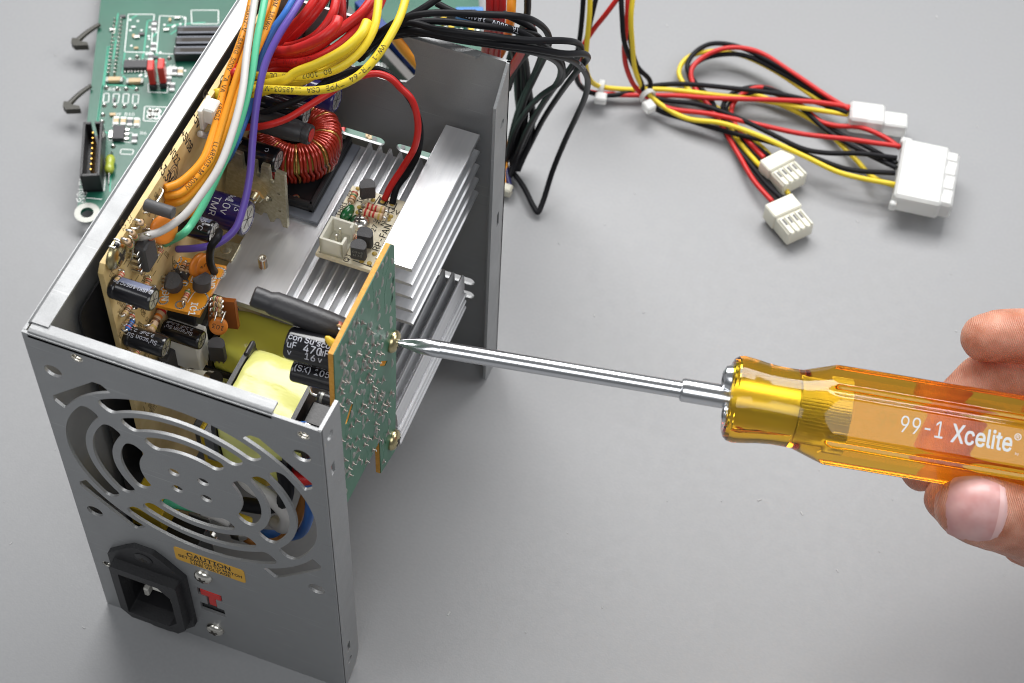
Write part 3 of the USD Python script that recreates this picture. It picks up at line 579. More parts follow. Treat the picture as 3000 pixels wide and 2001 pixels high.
q = at(663, 737, 'z', 100); fr = frame((q[0], q[1], 100), (1, .02, 0), (0, 1, 0))
s = obj('spring_clip', bx((0, 0, .5), (6.6, 6.8, 1.0), .2, fr), 'zinc', hs); obj('rivet', lathe(fr[:3, 3] + np.array([0, 0, 1.0]), (0, 0, 1), [(0, 1.7), (.3, 1.5), (.6, .6)], 16), 'zinc', s)
gk = [at(*p, 'z', 100)[:2] for p in ((1000, 452), (1034, 460), (960, 590), (905, 575))]
obj('insulating_pad', bx((23.5, 111, 100.75), (27.5, 33, 1.3), .1), 'gasket', hs)

h2 = thing('flat_topped_heat_sink', 'aluminium heat sink with a wide glaring flat top and stacked fins on its right', 'heat sink', (70, 102, 94))
y0, y1 = 75.4, 129.6
XZ = frame((0, y1, 0), (1, 0, 0), (0, 0, 1))
obj('flat_top', ext(sbox(66.2, 118.9, 75.6, 120.3).union(sbox(64.6, 119.0, 66.2, 120.3)).buffer(-.3).buffer(.3, 4), y1 - y0, XZ), 'alu', h2, 30)
obj('web', ext(sbox(65.6, 93.5, 67.8, 118.9), y1 - y0, XZ), 'alu', h2, False)
for k in range(4):
    z = 112.6 - 6.35 * k
    obj('fin', ext(Polygon([(67.8, z - .8), (67.8, z + .9), (75.2, z + .6), (75.7, z + .25), (75.7, z - .3), (75.2, z - .55)]), y1 - y0, XZ), 'alu', h2, 30)
h3 = thing('lower_heat_sink', 'dull aluminium heat sink with four upright ribs low in the case', 'heat sink', (50, 92, 50))
obj('plate', bx((46.5, 91.5, 55.2), (56, 57, 2.2), .2), 'alu_dull', h3, False)
for k in range(5):
    x = 61.3 + k * 3.3
    obj('rib', ext(Polygon([(x - .8, 56.2), (x - .5, 62.2), (x, 62.8), (x + .5, 62.2), (x + .8, 56.2)]), 57, frame((0, 120, 0), (1, 0, 0), (0, 0, 1))), 'alu', h3, 40)
obj('side_wall', bx((74.7, 91.5, 50), (1.0, 57, 9.6), .2), 'alu_dull', h3, False)
for z in (53.2, 49.6, 46.2): obj('side_rib', bx((75.5, 91.5, z), (1.1, 57, 1.3), .3), 'alu', h3, False)

# ================================================================== cream fan control board
fb = thing('fan_control_board', 'small cream board with a white header lying on the heat sink ribs', 'circuit board', (52.2, 93.3, 106))
fz = 107.6
FBZ = frame((0, 0, 106.0), (1, 0, 0), (0, 1, 0))
obj('board', ext(sbox(43.5, 79.6, 60.9, 107.2), 1.5, FBZ), 'fan_board', fb, False)
fp = lambda u, v, z=fz: at(u, v, 'z', z)
ZU = np.array([0, 0, 1.0])
c1 = fp(988, 733); hc = np.array([fp(992, 720)[0] - .3, fp(992, 720)[1] + .2, fz])
hh = obj('white_header', cat(bx(hc + (0, 0, .4), (7.4, 9.0, .9), .1), bx(hc + (-3.3, 0, 3.4), (.8, 9, 6.8), .1), bx(hc + (3.3, -2.9, 3.4), (.8, 3.2, 6.8), .1), bx(hc + (3.3, 3.4, 3.4), (.8, 2.2, 6.8), .1), bx(hc + (0, 4.1, 3.4), (7.4, .8, 6.8), .1), bx(hc + (0, -4.1, 3.4), (7.4, .8, 6.8), .1)), 'cream', fb, False)
for dy in (-1.3, 1.3): obj('pin', bx(hc + (.4, dy, 3.3), (.6, .6, 6.2), .1), 'nickel', hh)
to92(fb, fp(1078, 585) + (0, 0, 2.0), ZU, (0.5, -.9, 0), 2.35, 5.0)
to92(fb, fp(1071, 722) + (0, 0, 1.0), ZU, (.15, -1, 0), 2.35, 5.2)
to92(fb, fp(1052, 757) + (0, 0, 1.0), ZU, (.15, -1, 0), 2.35, 5.2, ('C945', 'H 33'))
resistor(fb, fp(1044, 560, 109), fp(1024, 597, 109), 1.1, ('red', 'green', 'orange', 'brown'))
resistor(fb, fp(1062, 600, 109.3), fp(1136, 620, 109.3), 1.15, ('red', 'red', 'red', 'gold'))
resistor(fb, fp(1054, 617, 109.3), fp(1130, 639, 109.3), 1.15, ('red', 'red', 'red', 'gold'))
resistor(fb, fp(1030, 693, 108.8), fp(1058, 704, 108.8), 1.0, ('red', 'brown', 'red', 'gold'))
q = fp(1017, 626, 109.4); dn = np.array([.85, -.3, .45])
gd = trimesh.creation.icosphere(3, 1.0); gd.apply_transform(np.diag([1.5, 3.3, 2.5, 1])); gd.apply_transform(trimesh.transformations.rotation_matrix(-.22, (0, 0, 1)))
gd.apply_translation(q); s = obj('thermistor', gd, 'green_drop', fb, True); obj('wire_lead', cat(cyl(q + (0, -2, 0), (q[0] - .3, q[1] - 2.6, fz), .3, 6), cyl(q + (0, 2, -1), (q[0] + .3, q[1] + 2, fz), .3, 6)), 'lead', s)
q = fp(1054, 656); phillips('board_screw', (q[0], q[1], fz), ZU, 3.0, 2.3, 'nickel', fb)
RF = lambda u, v, r: frame(fp(u, v, fz + .02), (math.cos(r), math.sin(r), 0), (-math.sin(r), math.cos(r), 0))
tx = [textm('R3', 1.6, RF(1028, 567, 1.57)), textm('IC1', 1.6, RF(1059, 579, 1.57)), textm('THR1', 1.6, RF(1000, 612, 1.57)), textm('12V', 1.6, RF(1152, 619, 0)), textm('R2', 1.7, RF(1115, 652, 0)), textm('3', 1.2, RF(1098, 645, 0)), textm('RP-FAN', 2.0, RF(1119, 695, 1.57)), textm('27', 1.6, RF(1096, 668, 1.57)), textm('Q1', 1.7, RF(1017, 755, 1.57)), textm('D2', 1.5, RF(1058, 612, 1.57)), textm('C', 1.4, RF(947, 735, 1.57))]
def outline(parent_pts, w=.25, z=fz + .02, close=True):
    p = [np.array(q) for q in parent_pts]; out = []
    for a, b in zip(p, p[1:] + (p[:1] if close else [])):
        d = b - a; L = np.linalg.norm(d)
        if L > 0: out.append(bx((L / 2, 0, 0), (L + w, w, .04), 0, frame(a, d, (-d[1], d[0], 0))))
    return cat(*out)
tx += [outline([fp(935, 738), fp(1012, 759)], close=False), outline([fp(1137, 590), fp(1163, 597), fp(1155, 612), fp(1130, 604)]), outline([fp(1094, 600), fp(1113, 573)], close=False), outline([fp(1034, 762), fp(1088, 782), fp(1083, 770)], close=False)]
obj('printed_legend', tx, 'ink', fb, False)
obj('printed_block', bx(fp(1121, 590) + (0, 0, .02), (2.6, 2.6, .04)), 'ink', fb, False)
pads = [(1049, 552), (1093, 600 - 14), (1121, 591), (1149, 598), (1053, 607), (1048, 622), (1145, 634), (1138, 643), (1097, 743), (1082, 771), (1060, 765)]
for p in pads: obj('solder_pad', lathe(fp(*p) + (0, 0, .0), ZU, [(0, .75), (.12, .7), (.3, .35)], 12), 'band_gold', fb)

# ================================================================== amber daughter board and brown one behind it
amb = thing('amber_daughter_board', 'amber daughter board with white tracks standing out from the main board', 'circuit board', (16, 53, 110))
oc = [at(*p, 'z', 111.5) for p in ((500, 745), (663, 779), (584, 923), (425, 886))]
oz = 111.5
obj('board', ext(Polygon([tuple(p[:2]) for p in oc]), 1.3, frame((0, 0, oz - 1.3), (1, 0, 0), (0, 1, 0))), 'orange_board', amb, False)
op = lambda u, v, z=oz: at(u, v, 'z', z)
OF = lambda u, v, r: frame(op(u, v, oz + .02), (math.cos(r), math.sin(r), 0), (-math.sin(r), math.cos(r), 0))
wt = [textm('ATX', 1.9, OF(471, 832, -1.2), True), textm('PS-ON', 1.9, OF(487, 845, -1.2), True), textm('IC1', 1.9, OF(566, 905, -1.35), True), textm('GND', 1.7, OF(622, 825, -1.25), True), textm('C', 1.7, OF(540, 832, -1.2), True)]
def loop(u, v, r, w=.42, n=16, a0=0, a1=2 * math.pi):
    c = op(u, v, oz + .02); return outline([c + (r * math.cos(a), r * math.sin(a), 0) for a in np.linspace(a0, a1, n)], w, close=False)
wt += [loop(515, 760, 1.6), loop(505, 778, 1.6), loop(497, 796, 1.6), loop(528, 815, 1.0), loop(541, 826, 1.0), loop(478, 880, 1.3), loop(528, 893, 1.3), loop(640, 800, 2.0), loop(575, 880, 3.4, a0=-1.3, a1=1.9)]
wt += [outline([op(527, 778), op(520, 808), op(545, 818)], close=False), outline([op(570, 795), op(558, 826), op(572, 832), op(586, 812)], close=False), outline([op(550, 885), op(568, 858), op(580, 850)], close=False), outline([op(480, 870), op(490, 848)], close=False)]
obj('white_tracks', wt, 'silk', amb, False)
for u, v in ((505, 757), (493, 774), (482, 794)): obj('pin', bx(op(u, v) + (-.6, 0, .2), (3.0, .7, .5), .1), 'gold_pin', amb)
to92(amb, op(512, 848) + (0, 0, 2.0), (0.1, -.25, 1), (-1, -.2, 0), 2.6, 3.6)
to92(amb, op(592, 848) + (0, 0, 1.2), (-.1, .25, 1), (-.9, .45, 0), 2.6, 3.6)
resistor(amb, op(544, 765, oz + 1.4), op(530, 797, oz + 1.4), .85, ('brown', 'orange', 'black', 'brown'))
resistor(amb, op(559, 769, oz + 1.4), op(546, 801, oz + 1.4), .85, ('brown', 'orange', 'black', 'brown'))
resistor(amb, op(554, 848, oz + 1.4), op(536, 886, oz + 1.4), .85, ('green', 'red', 'red', 'brown'))
q = op(580, 775, oz + 4.4); disc(amb, q, (1, -.25, .1), 3.7, 1.7, [[q - ZU * 2.5 + (0, -1, 0), q - ZU * 5 + (0, -1.3, 0)], [q - ZU * 2.5 + (0, 1, 0), q - ZU * 5 + (0, 1.3, 0)]])
q = op(598, 773, oz + 4.0); disc(amb, q, (.9, -.42, .2), 3.3, 1.7, [[q - ZU * 2.5 + (0, -1, 0), q - ZU * 5 + (0, -1.3, 0)]], '102')
br2 = thing('brown_daughter_board', 'dark brown daughter board with a row of resistors behind the amber board', 'circuit board', (26, 46, 85))
yb2 = 50.0
bc = [at(*p, 'y', yb2) for p in ((610, 878), (686, 886), (697, 965), (610, 955))]
obj('board', ext(Polygon([tuple(p[[0, 2]]) for p in bc]), 1.4, FX((0, yb2 + 1.4, 0))), 'brown_board', br2, False)
for k in range(4):
    a, b = at(622, 872 + 15 * k, 'y', yb2 - 1.2), at(652, 880 + 15 * k, 'y', yb2 - 1.2)
    resistor(br2, a, b, .85, ('orange', 'black', 'black', 'gold') if k % 2 else ('green', 'black', 'red', 'gold'), up=(0, -1, 0), lead=-1.2)
q = at(640, 955, 'y', yb2 - 4); disc(br2, q, (.25, -.8, .55), 2.75, 1.8, [[q + (-1, 0, 2), q + (-1.2, 3, 4)], [q + (1, 0, 2), q + (1.2, 3, 4)]], '103', upd=(-.1, -.5, -.8))

# ================================================================== transformers
def bobbin(name, label, cx, cy, cz, sx, sy, sz, material, origin, core=True):
    t = thing(name, label, 'transformer', origin)
    n = 40; prof = []
    for k in range(n):
        a = 2 * math.pi * k / n; c, s = math.cos(a), math.sin(a); q = 1 / (abs(c) ** 5.5 + abs(s) ** 5.5) ** (1 / 5.5); prof.append((sy / 2 * c * q, sz / 2 * s * q))
    v, f = [], []; nx = 14
    for i in range(nx + 1):
        x = -sx / 2 + sx * i / nx; k0 = 1 - .05 * (abs(2 * i / nx - 1) ** 4)
        for (a, b) in prof: v.append((cx + x, cy + a * k0, cz + b * k0))
    v = np.array(v); nn = meshkit.noise((v * .26)) if hasattr(meshkit, 'noise') else np.zeros(len(v))
    nn = np.asarray(nn).reshape(len(v), -1)[:, 0]; d = v - np.array([cx, cy, cz]); d[:, 0] = 0; d /= np.linalg.norm(d, axis=1)[:, None]; v = v + d * (nn - nn.mean())[:, None] * 1.0
    for i in range(nx):
        for k in range(n): a, b = i * n + k, i * n + (k + 1) % n; f += [[a, b, b + n], [a, b + n, a + n]]
    obj('taped_winding', T(v, f), material, t, 60)
    for s in (-1, 1): obj('bobbin_flange', ext(Polygon(prof).buffer(.35), 1.3, frame((cx + s * (sx / 2 + .8) - .8, cy, cz), (0, 1, 0), (0, 0, 1))), 'black', t, 30)
    if core: obj('ferrite_core', cat(bx((cx, cy, cz - 3), (sx + 9, sy * .5, sz * .4), .4), bx((cx - sx / 2 - 3.4, cy, cz - 4), (3.4, sy * .98, sz * .5), .4), bx((cx + sx / 2 + 3.6, cy, cz - 6), (3, sy * .9, sz * .4), .4)), 'ferrite', t)
    return t
t1 = bobbin('taped_transformer', 'transformer wrapped in shiny pale yellow tape just behind the front panel', 51.0, 30.6, 94.5, 19.5, 27.5, 28, 'tape', (51, 31, 80))
for c_, s_ in (((65.2, 21.5, 103.5), (5.6, 6.5, 8)), ((66, 30, 100), (6.5, 8, 10)), ((40.6, 41, 107), (1.6, 5.5, 5)), ((40.2, 33.5, 106.5), (1.6, 6, 4.5))): obj('black_clip', bx(c_, s_, .6), 'black', t1)
obj('tape_tab', bx((63.5, 17.8, 100), (5, 2.5, 4.5), .2), 'tape', t1)
t2 = bobbin('rear_transformer', 'duller yellow taped transformer half hidden under the heat sink plate', 36.5, 58.5, 76.5, 28, 19, 22, 'tape_rear', (36, 58, 64), False)
obj('black_band', cat(bx((38, 48.6, 77.5), (46, .8, 3.0), .1), bx((55.5, 53, 86), (5, 6, 6), .5)), 'black', t2)
obj('yellow_band', bx((40, 48.5, 73.6), (44, .8, 4.6), .1), 'tape', t2)
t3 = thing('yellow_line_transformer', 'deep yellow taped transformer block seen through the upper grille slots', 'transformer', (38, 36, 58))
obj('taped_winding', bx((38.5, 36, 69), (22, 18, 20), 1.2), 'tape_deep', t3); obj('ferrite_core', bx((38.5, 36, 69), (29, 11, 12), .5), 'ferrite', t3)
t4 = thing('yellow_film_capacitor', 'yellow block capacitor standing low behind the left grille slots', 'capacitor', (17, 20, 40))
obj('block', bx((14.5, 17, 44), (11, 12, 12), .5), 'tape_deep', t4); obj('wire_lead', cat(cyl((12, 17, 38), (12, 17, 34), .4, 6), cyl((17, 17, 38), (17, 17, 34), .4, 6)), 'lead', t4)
fz3 = thing('glass_fuse', 'small glass fuse with metal caps behind the grille', 'fuse', (30, 34, 96))
obj('glass_tube', cyl((22, 36, 92), (32, 33, 100), 2.0, 16), 'glue', fz3)
for a, b in (((20.6, 36.4, 91), (23, 35.7, 93)), ((31, 33.3, 99.2), (33.5, 32.5, 101.2))): obj('end_cap', cyl(a, b, 2.3, 16), 'nickel', fz3)

# ================================================================== green solder-side board being unscrewed
sb_ = thing('solder_side_board', 'upright green board showing rows of solder joints, screwed to the heat sinks', 'circuit board', (76, 45, 60))
GX = 77.4
gp = [(1156, 718), (1146, 715), (978, 1040), (985, 1224), (1010, 1488), (1024, 1462), (1073, 1367), (1107, 1304), (1112, 1292), (1116, 1388), (1159, 1319), (1162, 994)]
g2 = Polygon([tuple(at(u, v, 'x', GX)[1:]) for u, v in gp]).buffer(0)
slot1 = LineString([tuple(at(1029, 1195, 'x', GX)[1:]), tuple(at(1018, 1232, 'x', GX)[1:])]).buffer(1.15, 8)
slot2 = Polygon([tuple(at(*p, 'x', GX)[1:]) for p in ((1117, 1059), (1135, 1058), (1129, 1071), (1113, 1073))])
g2 = g2.difference(slot1).difference(slot2)
obj('board_core', ext(g2, 1.35, FYZ(GX - 1.6)), 'board_edge', sb_, False)
obj('solder_mask', ext(g2.buffer(-.12), .22, FYZ(GX - .24)), 'solder_mask', sb_, False)
phillips('board_screw', (GX, *at(1150, 1000, 'x', GX)[1:]), X1, 3.3, 2.0, 'brass', sb_, 'brass-coloured screw under the screwdriver tip')
phillips('board_screw', (GX, *at(1150, 1288, 'x', GX)[1:]), X1, 3.3, 2.0, 'brass', sb_)
rs = random.Random(11)
inner = g2.buffer(-1.2)
yy0, zz0, yy1, zz1 = g2.bounds
sc_keep = [at(1150, 1000, 'x', GX)[1:], at(1150, 1288, 'x', GX)[1:]]
JT = []
# joints read off the photograph, then others in between
seen = [(1030, 880), (1060, 945), (1045, 945), (1077, 962), (1087, 975), (1110, 960), (1024, 1003), (1030, 1003), (1068, 1006), (1092, 1010), (1105, 1008), (1047, 1036), (1080, 1032), (1103, 1036), (1115, 1036), (1018, 1043), (1072, 1044), (1000, 1062), (1005, 1070), (1064, 1056), (1080, 1058), (1093, 1058), (1104, 1060), (1030, 1083), (1060, 1082), (1075, 1076), (1093, 1080), (1080, 1098), (1075, 1108), (1001, 1117), (1013, 1117), (1053, 1118), (1105, 1118), (1122, 1112), (1093, 1134), (1098, 1144), (994, 1136), (1000, 1150), (1043, 1152), (1085, 1160), (1110, 1160), (1118, 1150), (1016, 1174), (1022, 1178), (1062, 1185), (1070, 1192), (1082, 1178), (1095, 1180), (1110, 1170), (1122, 1185), (1133, 1178), (996, 1188), (1008, 1202), (1052, 1205), (1060, 1210), (1090, 1198), (1100, 1205), (1112, 1215), (1124, 1205), (1075, 1230), (1100, 1240), (1042, 1232), (1027, 1248), (1000, 1290), (1030, 1306), (1045, 1285), (1064, 1278), (1078, 1285), (1068, 1302), (1017, 1306), (1048, 1318), (1008, 1347), (1050, 1345), (1021, 1372), (1022, 1390), (1003, 1385), (1110, 1288), (1092, 1318), (1072, 1352), (1035, 1435), (1013, 1470)]
for k, (u, v) in enumerate(seen):
    y, z = at(u, v, 'x', GX)[1:]
    if inner.contains(Point(y, z)): JT.append((y, z, rs.choice((1, 1, 1, 2))))
tries = 0
while len(JT) < 150 and tries < 6000:
    tries += 1; y, z = rs.uniform(yy0, yy1), rs.uniform(zz0, zz1)
    if not inner.contains(Point(y, z)) or any(math.hypot(y - s[0], z - s[1]) < 5.2 for s in sc_keep) or any(math.hypot(y - j[0], z - j[1]) < 2.1 for j in JT): continue
    top = z > 112 + 0.2 * (y - 22)
    if rs.random() < (.75 if top else .35): JT.append((y, z, 0 if top else rs.choice((0, 1))))
for y, z, kind in JT:
    L = rs.uniform(2.2, 4.4) if kind != 1 else rs.uniform(1.9, 3.4); wd = rs.uniform(.6, 1.15); a = rs.choice((math.pi / 2, math.pi / 2 + .25, 1.2, .4)) if kind != 0 else rs.uniform(1.35, 1.9)
    ca, sa = math.cos(a), math.sin(a); ring_ = []
    for t in range(12):
        b = 2 * math.pi * t / 12; px_, py_ = L / 2 * math.cos(b), wd * math.sin(b) * (1 - .45 * math.cos(b)); ring_.append((y + ca * px_ - sa * py_, z + sa * px_ + ca * py_))
    hgt = rs.uniform(.15, .4)
    v = [(GX - .03, *p) for p in ring_] + [(GX + hgt * .7, y + (p[0] - y) * .6, z + (p[1] - z) * .6) for p in ring_] + [(GX + hgt, y, z)]
    f = []
    for t in range(12): f += [[t, (t + 1) % 12, 12 + (t + 1) % 12], [t, 12 + (t + 1) % 12, 12 + t], [12 + t, 12 + (t + 1) % 12, 24]]
    ms = [T(v, f)]
    s = obj('solder_pad' if kind == 0 else 'solder_joint', ms, 'pad', sb_, 50)
    if kind:
        tip = rs.uniform(.7, 1.3)
        obj('solder_cone', lathe((GX, y, z), (1, rs.uniform(-.25, .25), rs.uniform(-.25, .25)), [(0, .8), (.3, .5), (tip * .6, .26), (tip, .15), (tip + .12, .05)], 9), 'joint', s, 60)
        obj('clipped_lead', trimesh.creation.icosphere(1, .21).apply_translation((GX + tip, y, z)), 'lead', s, True)
tk = []
for k in range(34):
    y, z = rs.uniform(yy0, yy1), rs.uniform(zz0, zz1); L = rs.uniform(4, 13); a = rs.choice((math.pi / 2, math.pi / 2, 1.2, .5))
    ln = LineString([(y, z), (y + L * .5 * math.cos(a), z + L * .5 * math.sin(a)), (y + L * .5 * math.cos(a) + rs.uniform(-2, 2), z + L)]).buffer(rs.uniform(.25, .6)).intersection(inner)
    if ln.area > 1: tk.append(ext(ln, .05, FYZ(GX - .03)))
obj('copper_track', tk, 'mask_track', sb_, False)
XM = -X1
def gpt(u, v, z): return at(u, v, 'z', z)
e = gpt(845, 1003, 138); f_ = gpt(957, 1032, 138); d = f_ - e; d /= np.linalg.norm(d)
L = (GX - 1.7 - e[0]) / d[0]
s = electrolytic(sb_, e, -d, L, 4.5, texts=(), label='black capacitor printed 470 uF 16 v')
line = np.linspace(e, e + d * L, 40); TVW = VIEW - d * (VIEW @ d); TVW /= np.linalg.norm(TVW); WW = np.cross(TVW, d)
def onbody(s, line, r, items):
    ms = []
    for t, h, s0, ang in items: ms.append(wrap(line, r, t, h, s0, TVW * math.cos(ang) - np.cross(d, TVW) * math.sin(ang)))
    obj('lettering', ms, 'print_white', s, False)
onbody(s, line, 4.5, (("con Su'scon", 1.6, .6, .42), ('uF', 1.7, .8, -.05), ('470', 2.0, 5.2, -.05), ('uF', 1.7, 9.6, -.05), ('v', 1.6, 1.2, -.52), ('16', 1.9, 5.8, -.52), ('v', 1.6, 9.6, -.52)))
e = gpt(858, 1085, 129); f_ = gpt(957, 1110, 129); d = f_ - e; d /= np.linalg.norm(d); L = (GX - 1.7 - e[0]) / d[0]
s = electrolytic(sb_, e, -d, L, 3.0, texts=(), label='small black capacitor printed SK 105')
line = np.linspace(e, e + d * L, 40); TVW = VIEW - d * (VIEW @ d); TVW /= np.linalg.norm(TVW)
onbody(s, line, 3.0, (('(SK) 105°C (SK) 105', 1.7, .7, .4),))
# long shrink-wrapped choke
p0 = gpt(739, 866, 147); p1 = gpt(893, 924, 143); d = (p1 - p0) / np.linalg.norm(p1 - p0); L = (GX - 2 - p0[0]) / d[0]
obj('shrink_wrapped_choke', lathe(p0, d, [(0, 2.2), (.4, 2.75), (2.5, 2.85), (4.4, 2.7), (5.2, 2.95), (6.2, 3.35), (12, 3.45), (20, 3.4), (L - 4, 3.3), (L - 2.5, 2.9), (L - .2, 2.7)], 28), 'shrink', sb_, 50, 'thick matt black shrink-wrapped choke')
q = gpt(978, 1008, 142); obj('yellow_drop', lathe(q + (-2.5, .5, 1.5), (1, -.3, -.6), [(0, .2), (.6, .8), (2.5, 1.3), (4.2, 1.0), (4.8, .2)], 14), 'band_yellow', sb_, 50)
q = gpt(958, 1040, 139); obj('red_sleeve', cyl(q + (-2.0, .2, 2), q + (6, .2, -.5), 1.0, 12, .2), 'red_plastic', sb_, 40)
resistor(sb_, gpt(1000, 945, 143), gpt(992, 962, 143), .9, ('red', 'red', 'red', 'gold'), up=XM)
a = gpt(930, 1160, 117); dd = obj('diode', cyl(a, (GX - 2, a[1] + .3, a[2] - .4), 1.55, 16, .3), 'black', sb_, 40); obj('silver_band', cyl(a + (1.0, .02, -.02), a + (1.8, .03, -.05), 1.6, 16), 'pad', dd)
obj('wire_lead', tube(spline([a, a + (-1.6, .1, .2), a + (-2.6, 1.2, 1.3), a + (-1.0, 2.4, 2.2), a + (3, 3.2, 2.4), (GX - 2, a[1] + 3.4, a[2] + 2.4)], 6), .4, 8), 'lead', dd, True)

# ================================================================== green computer board lying behind
gb = thing('green_expansion_board', 'large green computer board lying on the table behind the power supply', 'circuit board', (-20, 200, 5))
GZ = 6.0
g0 = at(222, 645, 'z', GZ); gt = at(291, 38, 'z', GZ); dl = (gt - g0)[:2]; dl /= np.linalg.norm(dl); dr = np.array([dl[1], -dl[0]])
BWID = 151.0
def gl(a, b, z=GZ): p = g0[:2] + dr * a + dl * b; return np.array([p[0], p[1], z])
def ga(u, v, z=GZ): return at(u, v, 'z', z)
obl = Polygon([tuple(gl(a, b)[:2]) for a, b in ((0, 3), (3, 0), (BWID, 0), (BWID, 170), (0, 170))])
ho = ga(255, 623); obl = obl.difference(Point(ho[0], ho[1]).buffer(2.3, 20))
GF = frame((0, 0, GZ - 1.6), (1, 0, 0), (0, 1, 0))
obj('board', ext(obl, 1.6, GF), 'green_pcb', gb, False)
obj('mounting_ring', ext(Point(ho[0], ho[1]).buffer(4.6, 24).difference(Point(ho[0], ho[1]).buffer(2.4, 20)), .12, frame((0, 0, GZ), (1, 0, 0), (0, 1, 0))), 'pad', gb, False)
GO = lambda pts, w=.35, close=True: outline([ga(*p) + (0, 0, .03) for p in pts], w, close=close)
sk = [GO([(376, 42), (452, 42), (441, 154), (365, 152)]), GO([(468, 46), (545, 50), (535, 160), (458, 156)]), GO([(560, 30), (640, 30), (640, 70), (562, 70)]),
      GO([(305, 274), (320, 274), (318, 300), (302, 300)]), GO([(333, 275), (350, 275), (346, 302), (330, 302)]), GO([(362, 275), (378, 275), (375, 303), (359, 303)]), GO([(390, 277), (407, 277), (404, 304), (388, 304)]),
      GO([(424, 312), (490, 314), (470, 356), (420, 354)]), GO([(434, 245), (492, 247), (490, 272), (434, 270)]), GO([(355, 437), (392, 439), (388, 453), (352, 451)]), GO([(300, 470), (312, 472), (305, 560), (297, 560)]), GO([(254, 580), (297, 584)], close=False), GO([(332, 344), (410, 346), (408, 374), (330, 372)], .25), GO([(323, 380), (318, 410), (388, 418), (390, 390)], .25)]
GT = lambda s, h, u, v, a: textm(s, h, frame(ga(u, v) + (0, 0, .03), (dr[0] * math.cos(a) + dl[0] * math.sin(a), dr[1] * math.cos(a) + dl[1] * math.sin(a), 0), (-dr[0] * math.sin(a) + dl[0] * math.cos(a), -dr[1] * math.sin(a) + dl[1] * math.cos(a), 0)))
sk += [GT('J1', 3.4, 237, 578, 1.57), GT('SOLENOIDS', 3.0, 245, 520, 1.57), GT('8', 2.0, 246, 566, 1.57)]
for i in range(8): sk.append(GT('R%d' % (i + 3), 1.5, *[(315 + 12, 262), (345, 262), (410, 185), (420, 390), (480, 205), (505, 195), (345, 335), (380, 335)][i], 0))
rg = random.Random(5)
obj('white_print', sk, 'silk', gb, False)
tr = []
for pts in ([(346, 40), (330, 130), (318, 140), (305, 250)], [(316, 138), (300, 260), (285, 372)], [(432, 60), (420, 168)], [(366, 152), (358, 215)], [(432, 60), (445, 60)], [(340, 118), (332, 172)], [(300, 250), (283, 370), (318, 392)], [(360, 222), (378, 240), (400, 260)], [(312, 248), (376, 252), (395, 262)], [(490, 75), (540, 70), (600, 66)], [(500, 100), (530, 80)], [(445, 110), (460, 95)], [(462, 125), (458, 180)], [(325, 500), (322, 560)], [(418, 160), (415, 205)], [(400, 45), (376, 60)]):
    tr.append(outline([ga(*p) + (0, 0, .02) for p in pts], .5, close=False))
obj('copper_tracks', tr, 'green_trace', gb, False)
pins = []
for i in range(15):
    for c in (0, 1):
        t = i / 14; u = (337 - 20 * t) + c * 19; v = 62 + 158 * t
        obj('pin', lathe(ga(u, v), (0, 0, 1), [(0, .72), (.3, .6), (.7, .36), (1.6, .34), (1.8, .2)], 10), 'solder', gb, 40)
for u, v in ((402, 168), (496, 172), (306, 310), (337, 312), (365, 313), (396, 315), (302, 338), (300, 358), (332, 430), (344, 262), (370, 262), (400, 263), (440, 335 - 10), (460, 326), (440, 342), (312, 258)):
    obj('solder_dot', lathe(ga(u, v), (0, 0, 1), [(0, 1.0), (.5, .8), (1.1, .3)], 10), 'solder', gb, 40)
for k in range(40):
    u, v = rg.uniform(380, 545), rg.uniform(50, 230); obj('via', lathe(ga(u, v), (0, 0, 1), [(0, .5), (.06, .5), (.07, .1)], 8), 'silk', gb, False)
def gbox(u, v, s, mt, name='chip_part', z0=0.0, a=0.0, b=.15, parent=None):
    c = ga(u, v); fr = frame(c + (0, 0, z0 + s[2] / 2), (dr[0] * math.cos(a) + dl[0] * math.sin(a), dr[1] * math.cos(a) + dl[1] * math.sin(a), 0), (-dr[0] * math.sin(a) + dl[0] * math.cos(a), -dr[1] * math.sin(a) + dl[1] * math.cos(a), 0))
    return obj(name, bx((0, 0, 0), s, b, fr), mt, parent or gb, False), fr
s, fr = gbox(398, 196, (9.0, 4.2, 1.7), 'chip', 'integrated_circuit', .3)
for i in range(7):
    for sd in (-1, 1): obj('pin', bx(((i - 3) * 1.27, sd * 2.7, -.6), (.55, 1.5, .5), .1, fr), 'solder', s, False)
for u, v in ((336, 238), (396, 242)):
    s, fr = gbox(u, v, (4.6, 2.2, 1.5), 'tan_chip', 'tantalum_capacitor', .1)
    obj('end_cap', cat(bx((-2.6, 0, -.2), (1.3, 2.4, 1.2), .1, fr), bx((2.6, 0, -.2), (1.3, 2.4, 1.2), .1, fr)), 'pad', s, False)
for u, v, c in ((341, 357, 'tan_chip'), (362, 358, 'tan_chip'), (381, 360, 'ferrite'), (401, 361, 'tan_chip'), (529, 213, 'tan_chip'), (512, 212, 'ferrite'), (395, 409, 'ferrite'), (505, 258, 'ferrite'), (452, 82, 'ferrite'), (450, 140, 'ferrite'), (495, 240, 'ferrite'), (497, 212, 'silk'), (442, 170, 'ferrite')):
    s, fr = gbox(u, v, (1.9, 2.0, .9), c, 'chip_component', .05, b=.1)
    obj('end_cap', cat(bx((0, -1.5, 0), (2.0, 1.1, 1.0), .1, fr), bx((0, 1.5, 0), (2.0, 1.1, 1.0), .1, fr)), 'silk', s, False)
for u, v in ((450, 232), (480, 228)):
    s, fr = gbox(u, v + 26, (2.6, 2.6, 2.5), 'black', 'jumper_base', 0); obj('jumper_cap', bx((0, 2.0, 5.4), (2.5, 5.4, 8.5), .3, fr), 'red_plastic', s, False)
